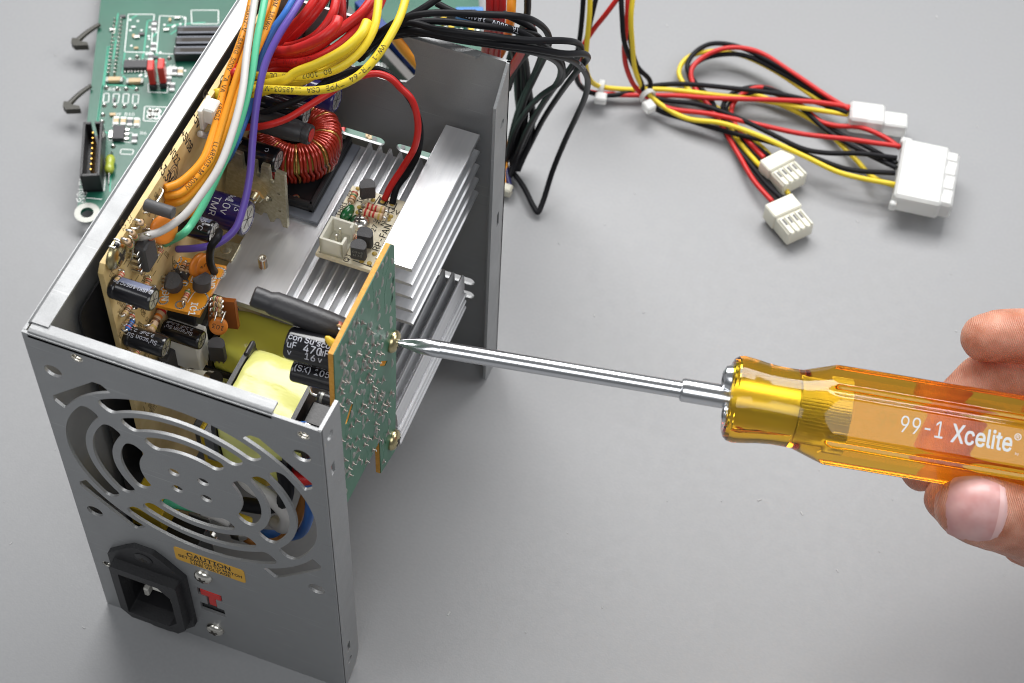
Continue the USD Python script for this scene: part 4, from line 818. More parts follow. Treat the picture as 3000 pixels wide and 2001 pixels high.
for i, v in enumerate((110, 140, 170)):
    s, fr = gbox(598 + 6 - 4 * i, v, (22, 4.0, 4.5), 'black', 'slot_socket', 0, b=.4); obj('slot_mouth', bx((0, 0, 2.15), (17, 1.6, .3), 0, fr), 'ink', s, False); obj('slot_rim', cat(bx((0, 1.6, 2.2), (21, .5, .3), 0, fr), bx((0, -1.6, 2.2), (21, .5, .3), 0, fr)), 'gasket', s, False)
s, fr = gbox(349, 396, (4.4, 6.6, 1.8), 'chip', 'voltage_regulator', .1); obj('pin', cat(*[bx((2.9, k * 2.2, -.5), (1.8, 1.1, .5), .1, fr) for k in (-1, 0, 1)]), 'solder', s, False); obj('tab', bx((-2.9, 0, -.5), (1.8, 3.4, .5), .1, fr), 'solder', s, False)
q = ga(324, 492); a_, b_ = gl(*((q[:2] - g0[:2]) @ np.stack([dr, dl]).T + np.array([0, -4.2])), GZ + 2), gl(*((q[:2] - g0[:2]) @ np.stack([dr, dl]).T + np.array([0, 4.2])), GZ + 2)
s = obj('green_inductor', lathe(a_, b_ - a_, [(0, .3), (.6, 1.5), (2.2, 1.9), (3.4, 1.6), (5, 1.6), (6.2, 1.9), (7.8, 1.5), (8.4, .3)], 18), 'yellow_green', gb, 50); obj('wire_lead', cat(cyl(a_, 2 * a_ - b_ + (b_ - a_) * .55 + (0, 0, -1.6), .35, 8), cyl(b_, 2 * b_ - a_ - (b_ - a_) * .6 + (0, 0, -1.6), .35, 8)), 'lead', s)
# shrouded pin header at the front corner
hA, hB = ga(273, 575), ga(284, 392); hd = (hB - hA)[:2]; hl = np.linalg.norm(hd); hd /= hl; mid = (hA + hB) / 2
fr = frame((mid[0], mid[1], GZ), (hd[0], hd[1], 0), (-hd[1], hd[0], 0)); LH = hl - 4
s = obj('shrouded_header', cat(bx((0, 3.1, 4.6), (LH, 1.0, 9.2), .15, fr), bx((0, -3.1, 4.6), (LH, 1.0, 9.2), .15, fr), bx((-LH / 2 + .6, 0, 4.6), (1.2, 6.4, 9.2), .15, fr), bx((LH / 2 - .6, 1.9, 4.6), (1.2, 2.4, 9.2), .15, fr), bx((LH / 2 - .6, -1.9, 4.6), (1.2, 2.4, 9.2), .15, fr), bx((0, 0, .6), (LH, 6.4, 1.2), 0, fr)), 'black', gb, False)
for i in range(8): obj('pin', bx(((i - 3.5) * 2.54, 0, 4.4), (.64, .64, 7.0), .1, fr), 'gold_pin', s, False)
# ring of holes and far parts seen over and through the rear panel
for u, v in ((442, 327), (461, 327), (441, 341), (459, 342)):
    c = ga(u, v); obj('plated_hole', ext(Point(c[0], c[1]).buffer(1.5, 14).difference(Point(c[0], c[1]).buffer(.7, 10)), .1, frame((0, 0, GZ), (1, 0, 0), (0, 1, 0))), 'silk', gb, False)
s, fr = gbox(1375, 63, (11, 4.5, 6), 'blue_block', 'blue_connector', 0, b=.3); obj('slot_mouth', bx((0, 0, 3.02), (5, 1.2, .1), 0, fr), 'ink', s, False)
for u, v in ((1322, 82), (1380, 90), (1300, 68)): gbox(u, v, (2.2, 3.0, 2), 'band_yellow', 'yellow_chip')
for k in range(36):
    u, v = 1225 + (k % 12) * 16 + rg.uniform(-4, 4), 48 + (k // 12) * 20 + rg.uniform(-5, 5)
    if v < 60 + (u - 1190) * .25 + 30: gbox(u, v, (1.2, 1.8, .7), 'silk' if k % 3 else 'ferrite', 'chip_component', b=.05)
gbox(1310, 50, (9, 4, 2.5), 'chip', 'integrated_circuit'); 
for u, v, a in ((1178, 175, 0), (1100, 196, 0)): pass
sd = (ga(1205, 222) - ga(1120, 130)); 
fr = frame((ga(1165, 180) + ga(1160, 175)) / 2 + (0, 0, 3), sd, (-sd[1], sd[0], 0))
obj('blue_slot', bx((0, 2.0, .5), (60, 4.2, 8), .3, fr), 'blue_deep', gb, False); obj('grey_slot', bx((0, -3.4, -.5), (62, 3.6, 6), .3, fr), 'grey_strip', gb, False)
for k in range(14): gbox(1092 + 9 * k, 190 + 1.0 * k, (.9, 2.6, .5), 'silk', 'chip_component', b=.05)
for k in range(26): gbox(rg.uniform(990, 1300), rg.uniform(360, 440), (1.4, 2.2, .8), rg.choice(('silk', 'silk', 'tan_chip', 'ferrite')), 'chip_component', b=.05)
for u, v in ((1004, 366), (1000, 405)): gbox(u, v, (3, 4, 6), 'red_plastic', 'jumper_cap', b=.2)
for u, v in ((1250, 415), (1262, 425)): gbox(u, v, (2.4, 2.4, 2), 'band_gold', 'chip_component')
for k in range(46):
    u, v = rg.uniform(330, 560), rg.uniform(50, 420)
    if u < 640 - v * .72 - 40 and not (360 < u < 430 and 150 < v < 225) and not (430 < u < 500 and 180 < v < 260): gbox(u, v, rg.choice(((1.6, .9, .7), (.9, 1.6, .7), (2.2, 1.2, .9))), rg.choice(('silk', 'ferrite', 'tan_chip', 'ferrite', 'solder')), 'chip_component', a=.04, b=.05)
# two black levers overhanging its left edge
for (pts, r_) in (((( 292, 72), (272, 84), (252, 98), (236, 112), (222, 124)), 1.25), (((266, 252), (246, 266), (226, 282), (210, 298), (198, 310)), 1.25)):
    P_ = [at(u, v, 'z', GZ + 1.5) for u, v in pts]
    lv = thing('ejector_lever', 'curved black ejector lever %s on the left edge of the green board' % ('farther back' if r_ and pts[0][1] < 100 else 'nearer the shrouded header'), 'lever', P_[-1] - (0, 0, 2))
    obj('arm', tube(spline(P_, 6), 1.2, 8, rs=np.linspace(.8, 1.15, 25)), 'latch', lv, True)
    e = P_[-1]; obj('hook', ext(Polygon([(-1.2, 1.0), (.5, .9), (1.7, -.6), (4.6, -1.4), (5.0, -2.6), (0, -2.8), (-1.3, -1.2)]).buffer(.2), 2.6, frame(e + (0, 0, -1.3), (dr[0], dr[1], 0), (dl[0], dl[1], 0))), 'latch', lv, False)

# ================================================================== wires
def W_(name, pts, color, label, group, r=1.03, texts=(), cat_='wire', n=8, ink=None, toward=None, ends=None):
    """pts: (u, v, z) = photo pixel and height in millimetres, or 3-D arrays."""
    P_ = [p if isinstance(p, np.ndarray) else at(p[0], p[1], 'z', p[2]) for p in pts]
    c = spline(P_, n)
    if not texts and ends is None:
        o = obj(name, tube(c, r, 12), 'w_' + color, None, True); tag(o, label, cat_, group); return c
    t = thing(name, label, cat_, c[0], group)
    ins = obj('insulation', tube(c, r, 14), 'w_' + color, t, True)
    if texts:
        ms = [wrap(c, r, s, h, s0, (VIEW if toward is None else toward), fl_) for s, h, s0, fl_ in texts]
        obj('lettering', ms, ink or 'ink', t, False)
    if ends is not None:
        d = c[-1] - c[-4]; d /= np.linalg.norm(d); x, y, _ = ortho(d)
        for k in range(7):
            o_ = c[-1] + (0 if k == 6 else 1) * (x * math.cos(k * 1.047) + y * math.sin(k * 1.047)) * r * .42
            obj('copper_strand', cyl(o_ - d * .6, o_ + d * .12, r * .21, 8), 'solder', t)
    return c
def S(px, x): return at(px[0], px[1], 'x', x)
G1 = 'coloured wires climbing from the main board over the case edge'
def bun(px, z0, z1, start=None):
    """heights rising from z0 to z1 along the pixel path"""
    n = len(px); L = np.r_[0, np.cumsum([math.hypot(b[0] - a[0], b[1] - a[1]) for a, b in zip(px, px[1:])])]; t = L / L[-1]
    return ([start] if start is not None else []) + [(u, v, z0 + (z1 - z0) * (3 * k * k - 2 * k ** 3) ** .8) for (u, v), k in zip(px, t)]
TXT = 'E50032-M  18AWG  300V  TA  VA  LL48503'
W_('white_wire', bun([(430, 690), (469, 679), (536, 634), (594, 563), (643, 487), (683, 379), (710, 268), (723, 156), (741, 40), (756, -60)], 146, 162, S((404, 696), 10)), 'white', 'white wire soldered next to the board screw, outermost of the bundle', G1, 1.08)
W_('green_wire', bun([(540, 682), (558, 661), (594, 603), (638, 513), (679, 424), (710, 335), (737, 223), (754, 112), (768, 40), (786, -60)], 138, 163, S((484, 714), 11)), 'green', 'mint green wire looping from beside the orange disc', G1, 1.08)
W_('purple_wire', bun([(582, 726), (640, 712), (688, 672), (714, 603), (732, 513), (741, 402), (754, 290), (777, 188), (817, 103), (857, 40), (905, -40)], 126, 165, S((521, 730), 12)), 'purple', 'purple wire crossing in front of the blue capacitor', G1, 1.05)
W_('blue_wire', bun([(690, 420), (723, 335), (746, 246), (768, 156), (799, 89), (835, 40), (880, -40)], 137, 162, S((664, 470), 13)), 'blue', 'blue wire running just behind the purple one', G1, 1.08)
W_('orange_wire', bun([(520, 538), (549, 518), (594, 469), (621, 402), (640, 335), (652, 277), (670, 214), (696, 147), (723, 67), (748, -50)], 144, 157, S((482, 552), 10)), 'orange', 'orange wire closest to the left wall, with printing along it', G1, 1.15, [(TXT, 1.3, 26, True)])
W_('orange_wire', bun([(505, 572), (531, 565), (571, 527), (616, 469), (640, 402), (672, 300), (699, 214), (735, 120), (777, 40), (800, -50)], 142, 159, S((484, 574), 10)), 'orange', 'orange wire second from the left wall, under the white wire', G1, 1.15, [('LL48503-M  300V', 1.3, 6, True)])
W_('orange_wire', bun([(520, 592), (549, 576), (603, 513), (640, 440), (672, 360), (706, 262), (750, 150), (799, 40), (825, -50)], 140, 160, S((488, 594), 10)), 'orange', 'orange wire third from the left wall, between green and blue', G1, 1.15, [('AWM   18AWG', 1.3, 60, True)])
W_('orange_wire', bun([(545, 632), (576, 612), (616, 545), (660, 460)], 134, 141, S((512, 652), 11)), 'orange', 'short orange stretch of wire behind the white wire by the disc', G1, 1.0)
W_('white_wire', bun([(610, 396), (640, 370), (672, 300), (700, 240)], 143, 150, S((585, 392), 11)), 'white', 'short inner white wire half hidden among the orange ones', G1, .95)
G2 = 'red wires curving across the top of the case'
def red(px, z0, z1, start): return bun(px, z0, z1, start)
W_('red_wire', bun([(700, 190), (799, 152), (847, 149), (904, 131), (952, 104), (983, 74), (991, 54)], 143, 168, S((690, 215), 14)), 'red', 'red wire cut short, its bare copper end showing', G2, 1.5, ends=True)
W_('red_wire', bun([(700, 205), (797, 166), (837, 162), (914, 145), (971, 106), (1019, 72), (1060, 38), (1110, -30)], 143, 164, S((690, 225), 14)), 'red', 'middle red wire of the three sweeping to the upper right', G2, 1.5)
W_('red_wire', bun([(700, 220), (790, 186), (876, 183), (943, 164), (1000, 129), (1048, 84), (1082, 45), (1120, -30)], 143, 162, S((690, 238), 14)), 'red', 'lowest red wire, printed AWM 1007', G2, 1.5, [('UL   AWM   1007   80', 1.5, 17, True)], ink='w_darkred')
W_('red_wire', bun([(740, 180), (812, 128), (850, 85), (895, 38), (940, -30)], 142, 160, S((690, 230), 12)), 'red', 'upper red wire diving under the purple wire', G2, 1.3)
W_('red_wire', bun([(760, 180), (830, 132), (880, 88), (925, 38), (970, -30)], 140, 157, S((700, 235), 12)), 'red', 'lower twin of the red wire diving under the purple wire', G2, 1.3)
W_('red_wire', [(1003, 70, 150), (1002, 40, 152), (1000, -30, 155)], 'darkred', 'short dark red wire behind the cut red end', G2, 1.3)
W_('red_wire', bun([(720, 250), (800, 204), (880, 196), (955, 172), (1012, 136), (1062, 88), (1098, 40), (1130, -30)], 142, 160, S((700, 262), 14)), 'red', 'red wire tucked in just above the first yellow one', G2, 1.35)
W_('red_wire', bun([(740, 170), (806, 140), (860, 134), (915, 112), (950, 80), (975, 40), (990, -30)], 140, 158, S((700, 200), 14)), 'red', 'red wire passing behind the cut red end', G2, 1.35)
G3 = 'yellow wires curving across the top of the case'
W_('yellow_wire', bun([(700, 262), (780, 246), (837, 234), (866, 214), (933, 187), (1010, 145), (1058, 100), (1076, 64)], 146, 167, S((632, 275), 10)), 'yellow', 'yellow wire cut short, its bare copper end showing', G3, 1.45, ends=True)
W_('yellow_wire', bun([(700, 222), (780, 223), (857, 225), (933, 219), (1000, 196), (1057, 149), (1094, 87), (1105, 38), (1110, -30)], 148, 168, S((695, 235), 14)), 'yellow', 'yellow wire printed 1007 AWM along its lower bend', G3, 1.2, [('80   1007   AWM   UL', 1.5, 15, True)])
W_('yellow_wire', bun([(710, 285), (780, 268), (837, 248), (895, 236), (971, 186), (1040, 140), (1085, 60), (1105, -30)], 144, 160, S((700, 300), 14)), 'yellow', 'yellow wire mostly hidden under the other yellow ones', G3, 1.1)
W_('yellow_wire', bun([(700, 262), (780, 261), (837, 264), (914, 266), (981, 255), (1048, 223), (1105, 164), (1155, 84), (1176, 38), (1195, -30)], 150, 168, S((698, 285), 14)), 'yellow', 'longest yellow wire, printed TYPE CSA, sweeping over the rear wall', G3, 1.2, [('TR-64   TYPE   CSA   LL48503-M', 1.5, 15, True), ('VW-1', 1.3, 50, True)])
G4 = 'fan wires between the main board and the fan board'
W_('red_fan_wire', [S((690, 375), 14), (715, 373, 137), (773, 369, 140), (838, 349, 142), (893, 317, 144), (964, 273, 147), (1010, 243, 149), (1057, 223, 151), (1105, 216, 151), (1143, 229, 150), (1174, 258, 147), (1205, 290, 144), (1224, 357, 136), (1217, 424, 128), (1182, 488, 118), (1145, 545, 112), (1126, 585, 108)], 'red', 'red fan wire arching from the main board to the fan board', G4, 1.02)
W_('black_fan_wire', [S((690, 350), 14), (724, 343, 137), (780, 327, 140), (847, 302, 143), (904, 277, 145), (960, 238, 147), (1029, 208, 148), (1086, 200, 149), (1134, 214, 149), (1180, 262, 145), (1213, 312, 138), (1231, 381, 129), (1224, 448, 121), (1193, 507, 114), (1162, 550, 110), (1149, 598, 108)], 'black', 'black fan wire arching beside the red one', G4, 1.0)
W_('black_wire', [at(642, 678, 'z', 128), at(637, 696, 'z', 129.5), at(622, 716, 'z', 128.5), at(615, 750, 'z', 122), at(618, 776, 'z', 117), at(628, 796, 'z', 112)], 'black', 'short thick black wire joining the amber daughter board', None, 1.15)
G5 = 'black wires draped over the rear wall of the case'
def blk(i, pts, label, texts=(), r=1.03): W_('black_wire', pts, 'black', label, G5, r, texts, ink='print_white')
blk(0, [(1040, 165, 142), (1088, 125, 150), (1124, 89, 156), (1182, 54, 160), (1258, 39, 162), (1414, 42, 160), (1526, 49, 156), (1575, 67, 148), (1608, 107, 130), (1597, 162, 105), (1575, 209, 85), (1546, 271, 62), (1524, 331, 40), (1504, 395, 20), (1490, 470, 4)], 'black wire arching highest, then falling beside the rear corner')
blk(1, [(1060, 170, 142), (1110, 110, 152), (1191, 67, 156), (1280, 86, 157), (1414, 103, 156), (1539, 118, 150), (1651, 119, 142), (1690, 126, 135), (1703, 145, 125), (1690, 170, 110), (1665, 208, 92), (1620, 262, 66), (1575, 331, 40), (1545, 395, 20), (1505, 480, 4)], 'black wire with the upper of two flat loops reaching far right')
blk(2, [(1070, 160, 142), (1130, 100, 150), (1200, 88, 153), (1300, 103, 154), (1450, 127, 152), (1562, 142, 146), (1651, 157, 138), (1707, 157, 130), (1722, 168, 122), (1710, 186, 112), (1680, 222, 92), (1640, 275, 62), (1590, 352, 32), (1550, 430, 10), (1515, 500, 3)], 'black wire with the lower of two flat loops reaching far right')
blk(3, [(1040, 170, 143), (1100, 125, 150), (1200, 95, 152), (1350, 118, 153), (1500, 140, 148), (1595, 156, 140), (1651, 168, 132), (1691, 186, 120), (1716, 215, 106), (1722, 245, 92), (1713, 287, 75), (1687, 345, 52), (1652, 420, 30), (1618, 504, 14), (1588, 598, 4), (1576, 622, 2.5), (1562, 603, 2.5), (1536, 551, 2.5), (1500, 500, 2.5)], 'longest black wire, hanging down to a sharp bend on the table', [('LL48503-M', 1.3, 92, True)])
blk(4, [(1280, 10, 156), (1332, 36, 156), (1395, 54, 154), (1463, 73, 151), (1540, 103, 144), (1600, 140, 132), (1634, 165, 120), (1648, 195, 108), (1642, 238, 92), (1584, 281, 72), (1539, 330, 46), (1506, 390, 24), (1485, 470, 5)], 'black wire printed 300V 18AWG that doubles back in a tight loop', [('TA   300V   18AWG', 1.5, 8, True)])
blk(5, [(1546, -20, 120), (1544, 43, 105), (1528, 90, 90), (1500, 150, 70), (1480, 220, 50)], 'black wire passing straight down behind the orange strands', r=1.2)
blk(6, [(1475, 40, 150), (1530, 66, 146), (1560, 84, 138), (1566, 106, 128), (1556, 140, 112), (1510, 200, 85), (1490, 260, 62)], 'black wire bending close behind the upper arches')
for i, (a, b, c, w) in enumerate(((1512, 1520, 1500, 'leftmost'), (1527, 1538, 1508, 'middle'), (1540, 1560, 1516, 'rightmost'))):
    blk(7, [(a - 14, 130, 100), (a, 186, 78), ((a + b) / 2, 270, 52), (b, 340, 30), (b - 12, 420, 12), (c, 500, 3)], w + ' of three black strands falling behind the rear corner', r=1.25)
blk(0, [(1030, 150, 141), (1095, 108, 149), (1170, 72, 154), (1270, 62, 155), (1400, 74, 154), (1500, 88, 148), (1570, 104, 134), (1588, 150, 108), (1568, 210, 82), (1530, 290, 52), (1502, 380, 22), (1482, 470, 4)], 'black wire in the middle of the arch, dropping steeply at the corner')
blk(0, [(1050, 175, 141), (1120, 118, 148), (1210, 98, 151), (1340, 110, 152), (1460, 134, 148), (1560, 152, 138), (1632, 182, 118), (1640, 226, 96), (1592, 300, 66), (1545, 380, 34), (1508, 470, 8), (1492, 520, 3)], 'black wire lowest on the rear flange, looping just past the corner')
blk(0, [(1000, 180, 140), (1060, 140, 147), (1130, 84, 156), (1230, 30, 162), (1320, -30, 165)], 'black wire leaving over the top behind the longest yellow wire')
G6 = 'red and orange strands bunched behind the rear panel'
for i, (u, w) in enumerate(((1428, 'leftmost'), (1446, 'middle'), (1462, 'rightmost'))):
    W_('red_wire', [(u + 8, -30, 128), (u + 8, 30, 122), (u + 2, 90, 108), (u - 6, 150, 90), (u - 10, 210, 70)], 'darkred', w + ' of the dark red strands bunched behind the rear panel', G6, 1.4)
W_('orange_wire', [(1500, -30, 118), (1497, 40, 112), (1490, 90, 100), (1474, 140, 86), (1440, 200, 70)], 'orange', 'orange strand showing between red and black behind the rear panel', G6, 1.5)
W_('red_wire', [(1560, 60, 130), (1545, 110, 120), (1528, 152, 106), (1505, 190, 92), (1470, 240, 70)], 'red', 'bright red wire slipping behind the rear corner', G6, 1.4)
W_('orange_wire', [(1150, 100, 70), (1180, 140, 60), (1220, 185, 50), (1260, 230, 40)], 'orange', 'orange wire seen through the wire exit, nearer the blue strip', G6, 1.9)
W_('orange_wire', [(1170, 90, 70), (1200, 125, 60), (1235, 165, 50), (1270, 205, 40)], 'orange', 'orange wire seen through the wire exit, against its edge', G6, 1.9)
W_('blue_wire', [(1480, 470, 4), (1490, 530, 3), (1497, 560, 2.5)], 'navy', 'stub of navy wire low behind the rear corner', None, 1.0)
W_('orange_wire', [(1466, 340, 20), (1480, 420, 8), (1483, 490, 4), (1476, 550, 2)], 'orange', 'orange wire edge low behind the rear corner', None, .8)
wc = at(1499, 556, 'z', 4); o = obj('white_plug', bx(wc + (-2.4, 0, -1), (5, 4, 4), .6), 'glue'); tag(o, 'small white plug lying low behind the rear corner', 'connector')
G7 = 'black wires coiled in the back of the case'
W_('black_wire', [S((760, 200), 14), (820, 150, 136), (880, 122, 138), (930, 112, 138), (980, 80, 140), (1005, 30, 144), (1010, -30, 148)], 'black', 'black wire under the red ones, printed 18AWG', G7, 1.3, [('18AWG', 1.5, 36, True)], ink='print_white')
W_('black_wire', [S((780, 160), 16), (850, 112, 130), (900, 112, 130), (960, 60, 132), (985, -20, 138)], 'black', 'inner black wire coiled beneath the reds', G7, 1.3)
W_('black_wire', [S((860, 120), 20), (900, 60, 128), (930, 30, 130), (960, -30, 132)], 'black', 'black wire filling the gap above the reds', G7, 2.0)

# internal mains wires behind the grille
G8 = 'mains wires behind the grille'
A3 = lambda *p: np.array(p, float)
W_('white_mains_wire', [A3(44, 20, 84), A3(50, 14, 84), A3(57.7, 13, 81.5), A3(61.7, 13, 75), A3(60, 14, 65), A3(55, 18, 58)], 'white', 'white wire looping behind the right of the grille', G8, 2.1)
W_('blue_mains_wire', [A3(64, 24, 108), A3(66.5, 19, 98), A3(67.6, 18, 83), A3(65.6, 18, 65), A3(60, 20, 50), A3(44, 24, 34)], 'blue', 'blue wire running down behind the right edge of the grille', G8, 1.5)
W_('brown_mains_wire', [A3(68, 26, 90), A3(64, 24, 74), A3(61, 20, 60), A3(55, 18, 46), A3(48, 18, 41), A3(42, 19, 40)], 'brown', 'brown wire running down to the mains socket', G8, 1.6)
W_('red_mains_wire', [A3(62, 20, 89), A3(66, 16, 92), A3(71, 18, 94), A3(74, 26, 98)], 'red', 'red wire end behind the right edge of the grille', G8, 1.6)
W_('earth_wire', [A3(14, 18, 46), A3(21, 13, 57), A3(29, 13, 61), A3(37, 14, 60), A3(46, 18, 52)], 'yellow', 'green and yellow earth wire behind the lower grille slots', G8, 1.7)
W_('green_earth_wire', [A3(23, 11.6, 59.5), A3(28, 11.2, 62.4), A3(33, 12, 62.4)], 'green', 'green stretch of the earth wire', G8, 1.6)
W_('black_mains_wire', [A3(60, 18, 96), A3(62, 14, 84), A3(56, 14, 74), A3(46, 16, 66), A3(36, 22, 50)], 'black', 'black wire behind the lower right of the grille', G8, 2.2)
W_('white_mains_wire', [A3(35, 12, 62.4), A3(39, 12, 62.5), A3(44, 12, 61)], 'white', 'short white wire behind the bottom of the grille', G8, 2.0)
o = obj('bare_terminal', cat(bx((29, 19, 45), (7, 4, 3), .5), lathe((39, 18, 42), (1, 0, .2), [(0, .8), (1, 2.2), (4, 2.4), (6, 1)], 12)), 'solder'); tag(o, 'shiny soldered terminal behind the bottom of the grille', 'terminal')

# ================================================================== cable bundle on the table with its connectors
G9 = 'drive cable wires on the table'
def Wr(color, px, label, z=None, r=.98):
    pts = [(p[0], p[1], p[2] if len(p) > 2 else 4.0) for p in px]
    W_(color + '_cable_wire', pts, color, label, G9, r)
Wr('black', [(1712, -60, 60), (1706, 41, 48), (1700, 102, 40), (1686, 204, 24), (1700, 252, 12), (1740, 274, 5), (1808, 278, 4), (1877, 258, 5), (1979, 246, 7), (2149, 259, 9), (2285, 276, 9), (2380, 297, 8), (2484, 330, 8)], 'black wire of the left cable, running to the narrow clear plug')
Wr('yellow', [(1730, -60, 62), (1727, 41, 50), (1720, 123, 38), (1717, 197, 24), (1734, 240, 12), (1765, 255, 6), (1842, 262, 5), (1945, 262, 6), (2081, 276, 6), (2217, 292, 7), (2353, 316, 7), (2484, 336, 7)], 'yellow wire of the left cable, running to the narrow clear plug')
Wr('red', [(1850, -60, 60), (1775, 41, 46), (1740, 85, 38), (1706, 140, 30), (1690, 210, 18), (1710, 262, 7), (1781, 276, 4), (1877, 279, 4), (1980, 280, 5), (2081, 287, 7), (2285, 293, 9), (2400, 300, 9), (2490, 314, 9)], 'red wire of the left cable, running straight to the narrow clear plug')
Wr('black', [(1760, -60, 55), (1735, 41, 44), (1715, 130, 30), (1690, 230, 13), (1730, 270, 4), (1800, 275, 3)], 'second black wire of the left cable, hidden behind the yellow one')
Wr('black', [(1818, -60, 58), (1822, 41, 48), (1829, 123, 36), (1849, 177, 26), (1877, 238, 14), (1893, 276, 8), (1945, 293, 6), (2047, 306, 6), (2149, 340, 8), (2251, 388, 10), (2353, 436, 10), (2421, 448, 10), (2523, 450, 10), (2628, 463, 10)], 'black wire of the right cable, ending at the wide plug beside red')
Wr('red', [(1840, -60, 54), (1838, 41, 44), (1829, 157, 28), (1842, 218, 18), (1870, 265, 9), (1917, 296, 6), (1958, 317, 6), (2081, 334, 7), (2217, 364, 9), (2353, 393, 10), (2489, 408, 11), (2557, 418, 11), (2636, 428, 11)], 'red wire of the right cable, ending at the wide plug')
Wr('yellow', [(1862, -60, 58), (1849, 41, 48), (1853, 136, 34), (1862, 210, 20), (1893, 268, 9), (1945, 313, 6), (2013, 347, 6), (2115, 361, 8), (2217, 395, 10), (2353, 456, 10), (2455, 504, 10), (2523, 522, 10), (2622, 540, 10)], 'yellow wire of the right cable, ending at the wide plug')
Wr('black', [(1845, -60, 50), (1840, 60, 40), (1865, 190, 22), (1905, 240, 12), (1900, 290, 5), (1924, 320, 4), (2013, 351, 4), (2149, 391, 5), (2251, 415, 6), (2387, 463, 8), (2489, 497, 9), (2622, 507, 10)], 'lower black wire of the right cable, ending at the wide plug')
Wr('black', [(2486, 327, 7), (2441, 299, 8), (2353, 238, 9), (2251, 177, 10), (2149, 133, 9), (2081, 129, 8), (2033, 157, 7), (2013, 197, 6), (2033, 238, 4), (2081, 290, 2.5), (2128, 395, 2.5), (2183, 463, 3), (2251, 545, 4), (2290, 582, 5)], 'outer black wire of the big loop, ending at the nearer small white plug')
Wr('red', [(2488, 320, 9), (2421, 280, 9), (2319, 211, 10), (2217, 150, 11), (2135, 140, 10), (2067, 163, 8), (2026, 204, 6), (2033, 252, 4), (2085, 320, 3), (2162, 450, 3), (2210, 531, 4), (2262, 590, 5)], 'red wire of the big loop, ending at the nearer small white plug')
Wr('black', [(2484, 334, 6), (2387, 272, 7), (2285, 211, 8), (2183, 163, 8), (2115, 160, 7), (2050, 178, 5), (2018, 215, 4), (2050, 268, 2.5), (2120, 345, 2), (2190, 410, 3), (2250, 455, 5)], 'inner black wire of the big loop, ending at the farther small white plug')
Wr('yellow', [(2440, 325, 5), (2353, 262, 6), (2251, 197, 6), (2165, 160, 6), (2081, 150, 6), (2013, 170, 5), (1989, 211, 4), (2006, 249, 3), (2053, 290, 2), (2115, 327, 2), (2156, 402, 2), (2217, 476, 4), (2232, 490, 5)], 'yellow wire of the big loop, ending at the farther small white plug')
Wr('red', [(2636, 433, 10), (2591, 402, 9), (2523, 374, 7), (2448, 368, 5), (2400, 354, 4), (2353, 313, 5), (2251, 259, 6), (2203, 260, 6), (2156, 293, 4), (2142, 333, 3), (2169, 388, 3), (2238, 462, 5)], 'red wire of the small inner loop, between both white plugs')
Wr('black', [(2626, 492, 9), (2523, 442, 6), (2421, 381, 4), (2353, 320, 5), (2285, 272, 6), (2217, 255, 6), (2149, 272, 5), (2118, 313, 3), (2150, 370, 2.5), (2210, 430, 3), (2268, 468, 4)], 'black wire of the small inner loop, upper strand')
Wr('black', [(2626, 478, 9), (2540, 430, 5), (2440, 380, 3), (2370, 330, 3.5), (2300, 285, 4.5), (2230, 268, 5), (2160, 286, 4), (2130, 325, 2.5), (2170, 400, 2.5), (2275, 565, 4), (2302, 586, 5)], 'black wire of the small inner loop, lower strand')
Wr('yellow', [(2622, 545, 9), (2557, 519, 5), (2510, 470, 3), (2462, 422, 2.5), (2400, 365, 2.5), (2300, 312, 3), (2190, 275, 4), (2140, 300, 3), (2150, 360, 2), (2250, 450, 2.5), (2310, 570, 4)], 'yellow wire of the small inner loop')
# zip ties
for (u, v, z, du, dv, lab) in ((1762, 258, 5, 18, -40, 'clear cable tie round the left cable'), (1897, 282, 8, 40, -30, 'clear cable tie where the right cable bends')):
    c = at(u, v, 'z', z); d = at(u + 30, v + (4 if u < 1800 else 36), 'z', z) - c; d /= np.linalg.norm(d); x, y, _ = ortho(d)
    t = thing('cable_tie', lab, 'cable tie', c - (0, 0, z))
    v_ = [];  ringp = [c + (x * math.cos(a) + y * math.sin(a)) * 2.9 for a in np.linspace(0, 2 * math.pi, 24, endpoint=False)]
    obj('strap', cat(tube([p - d * .7 for p in ringp], .4, 6, close=True), tube([p + d * .7 for p in ringp], .4, 6, close=True), tube(ringp, .5, 6, close=True)), 'nylon', t, True)
    e = c + (at(u - (2 if u < 1800 else -4), v + 30, 'z', z) - c); obj('tie_head', bx((0, 0, 0), (4.6, 4.2, 3.4), .5, frame(e, d, at(u + 5, v - 30, 'z', z) - c)), 'nylon', t, False)
def plug_frame(pA, pB, pC, z):
    """frame with x from A to B (along the wire side), y away from the wires; size from pixels"""
    A, B, C_ = (at(*p, 'z', z) for p in (pA, pB, pC)); x = B - A; w = np.linalg.norm(x); x /= w; y = C_ - A; y -= x * (y @ x); l = np.linalg.norm(y); y /= l
    return frame(A, x, y), w, l
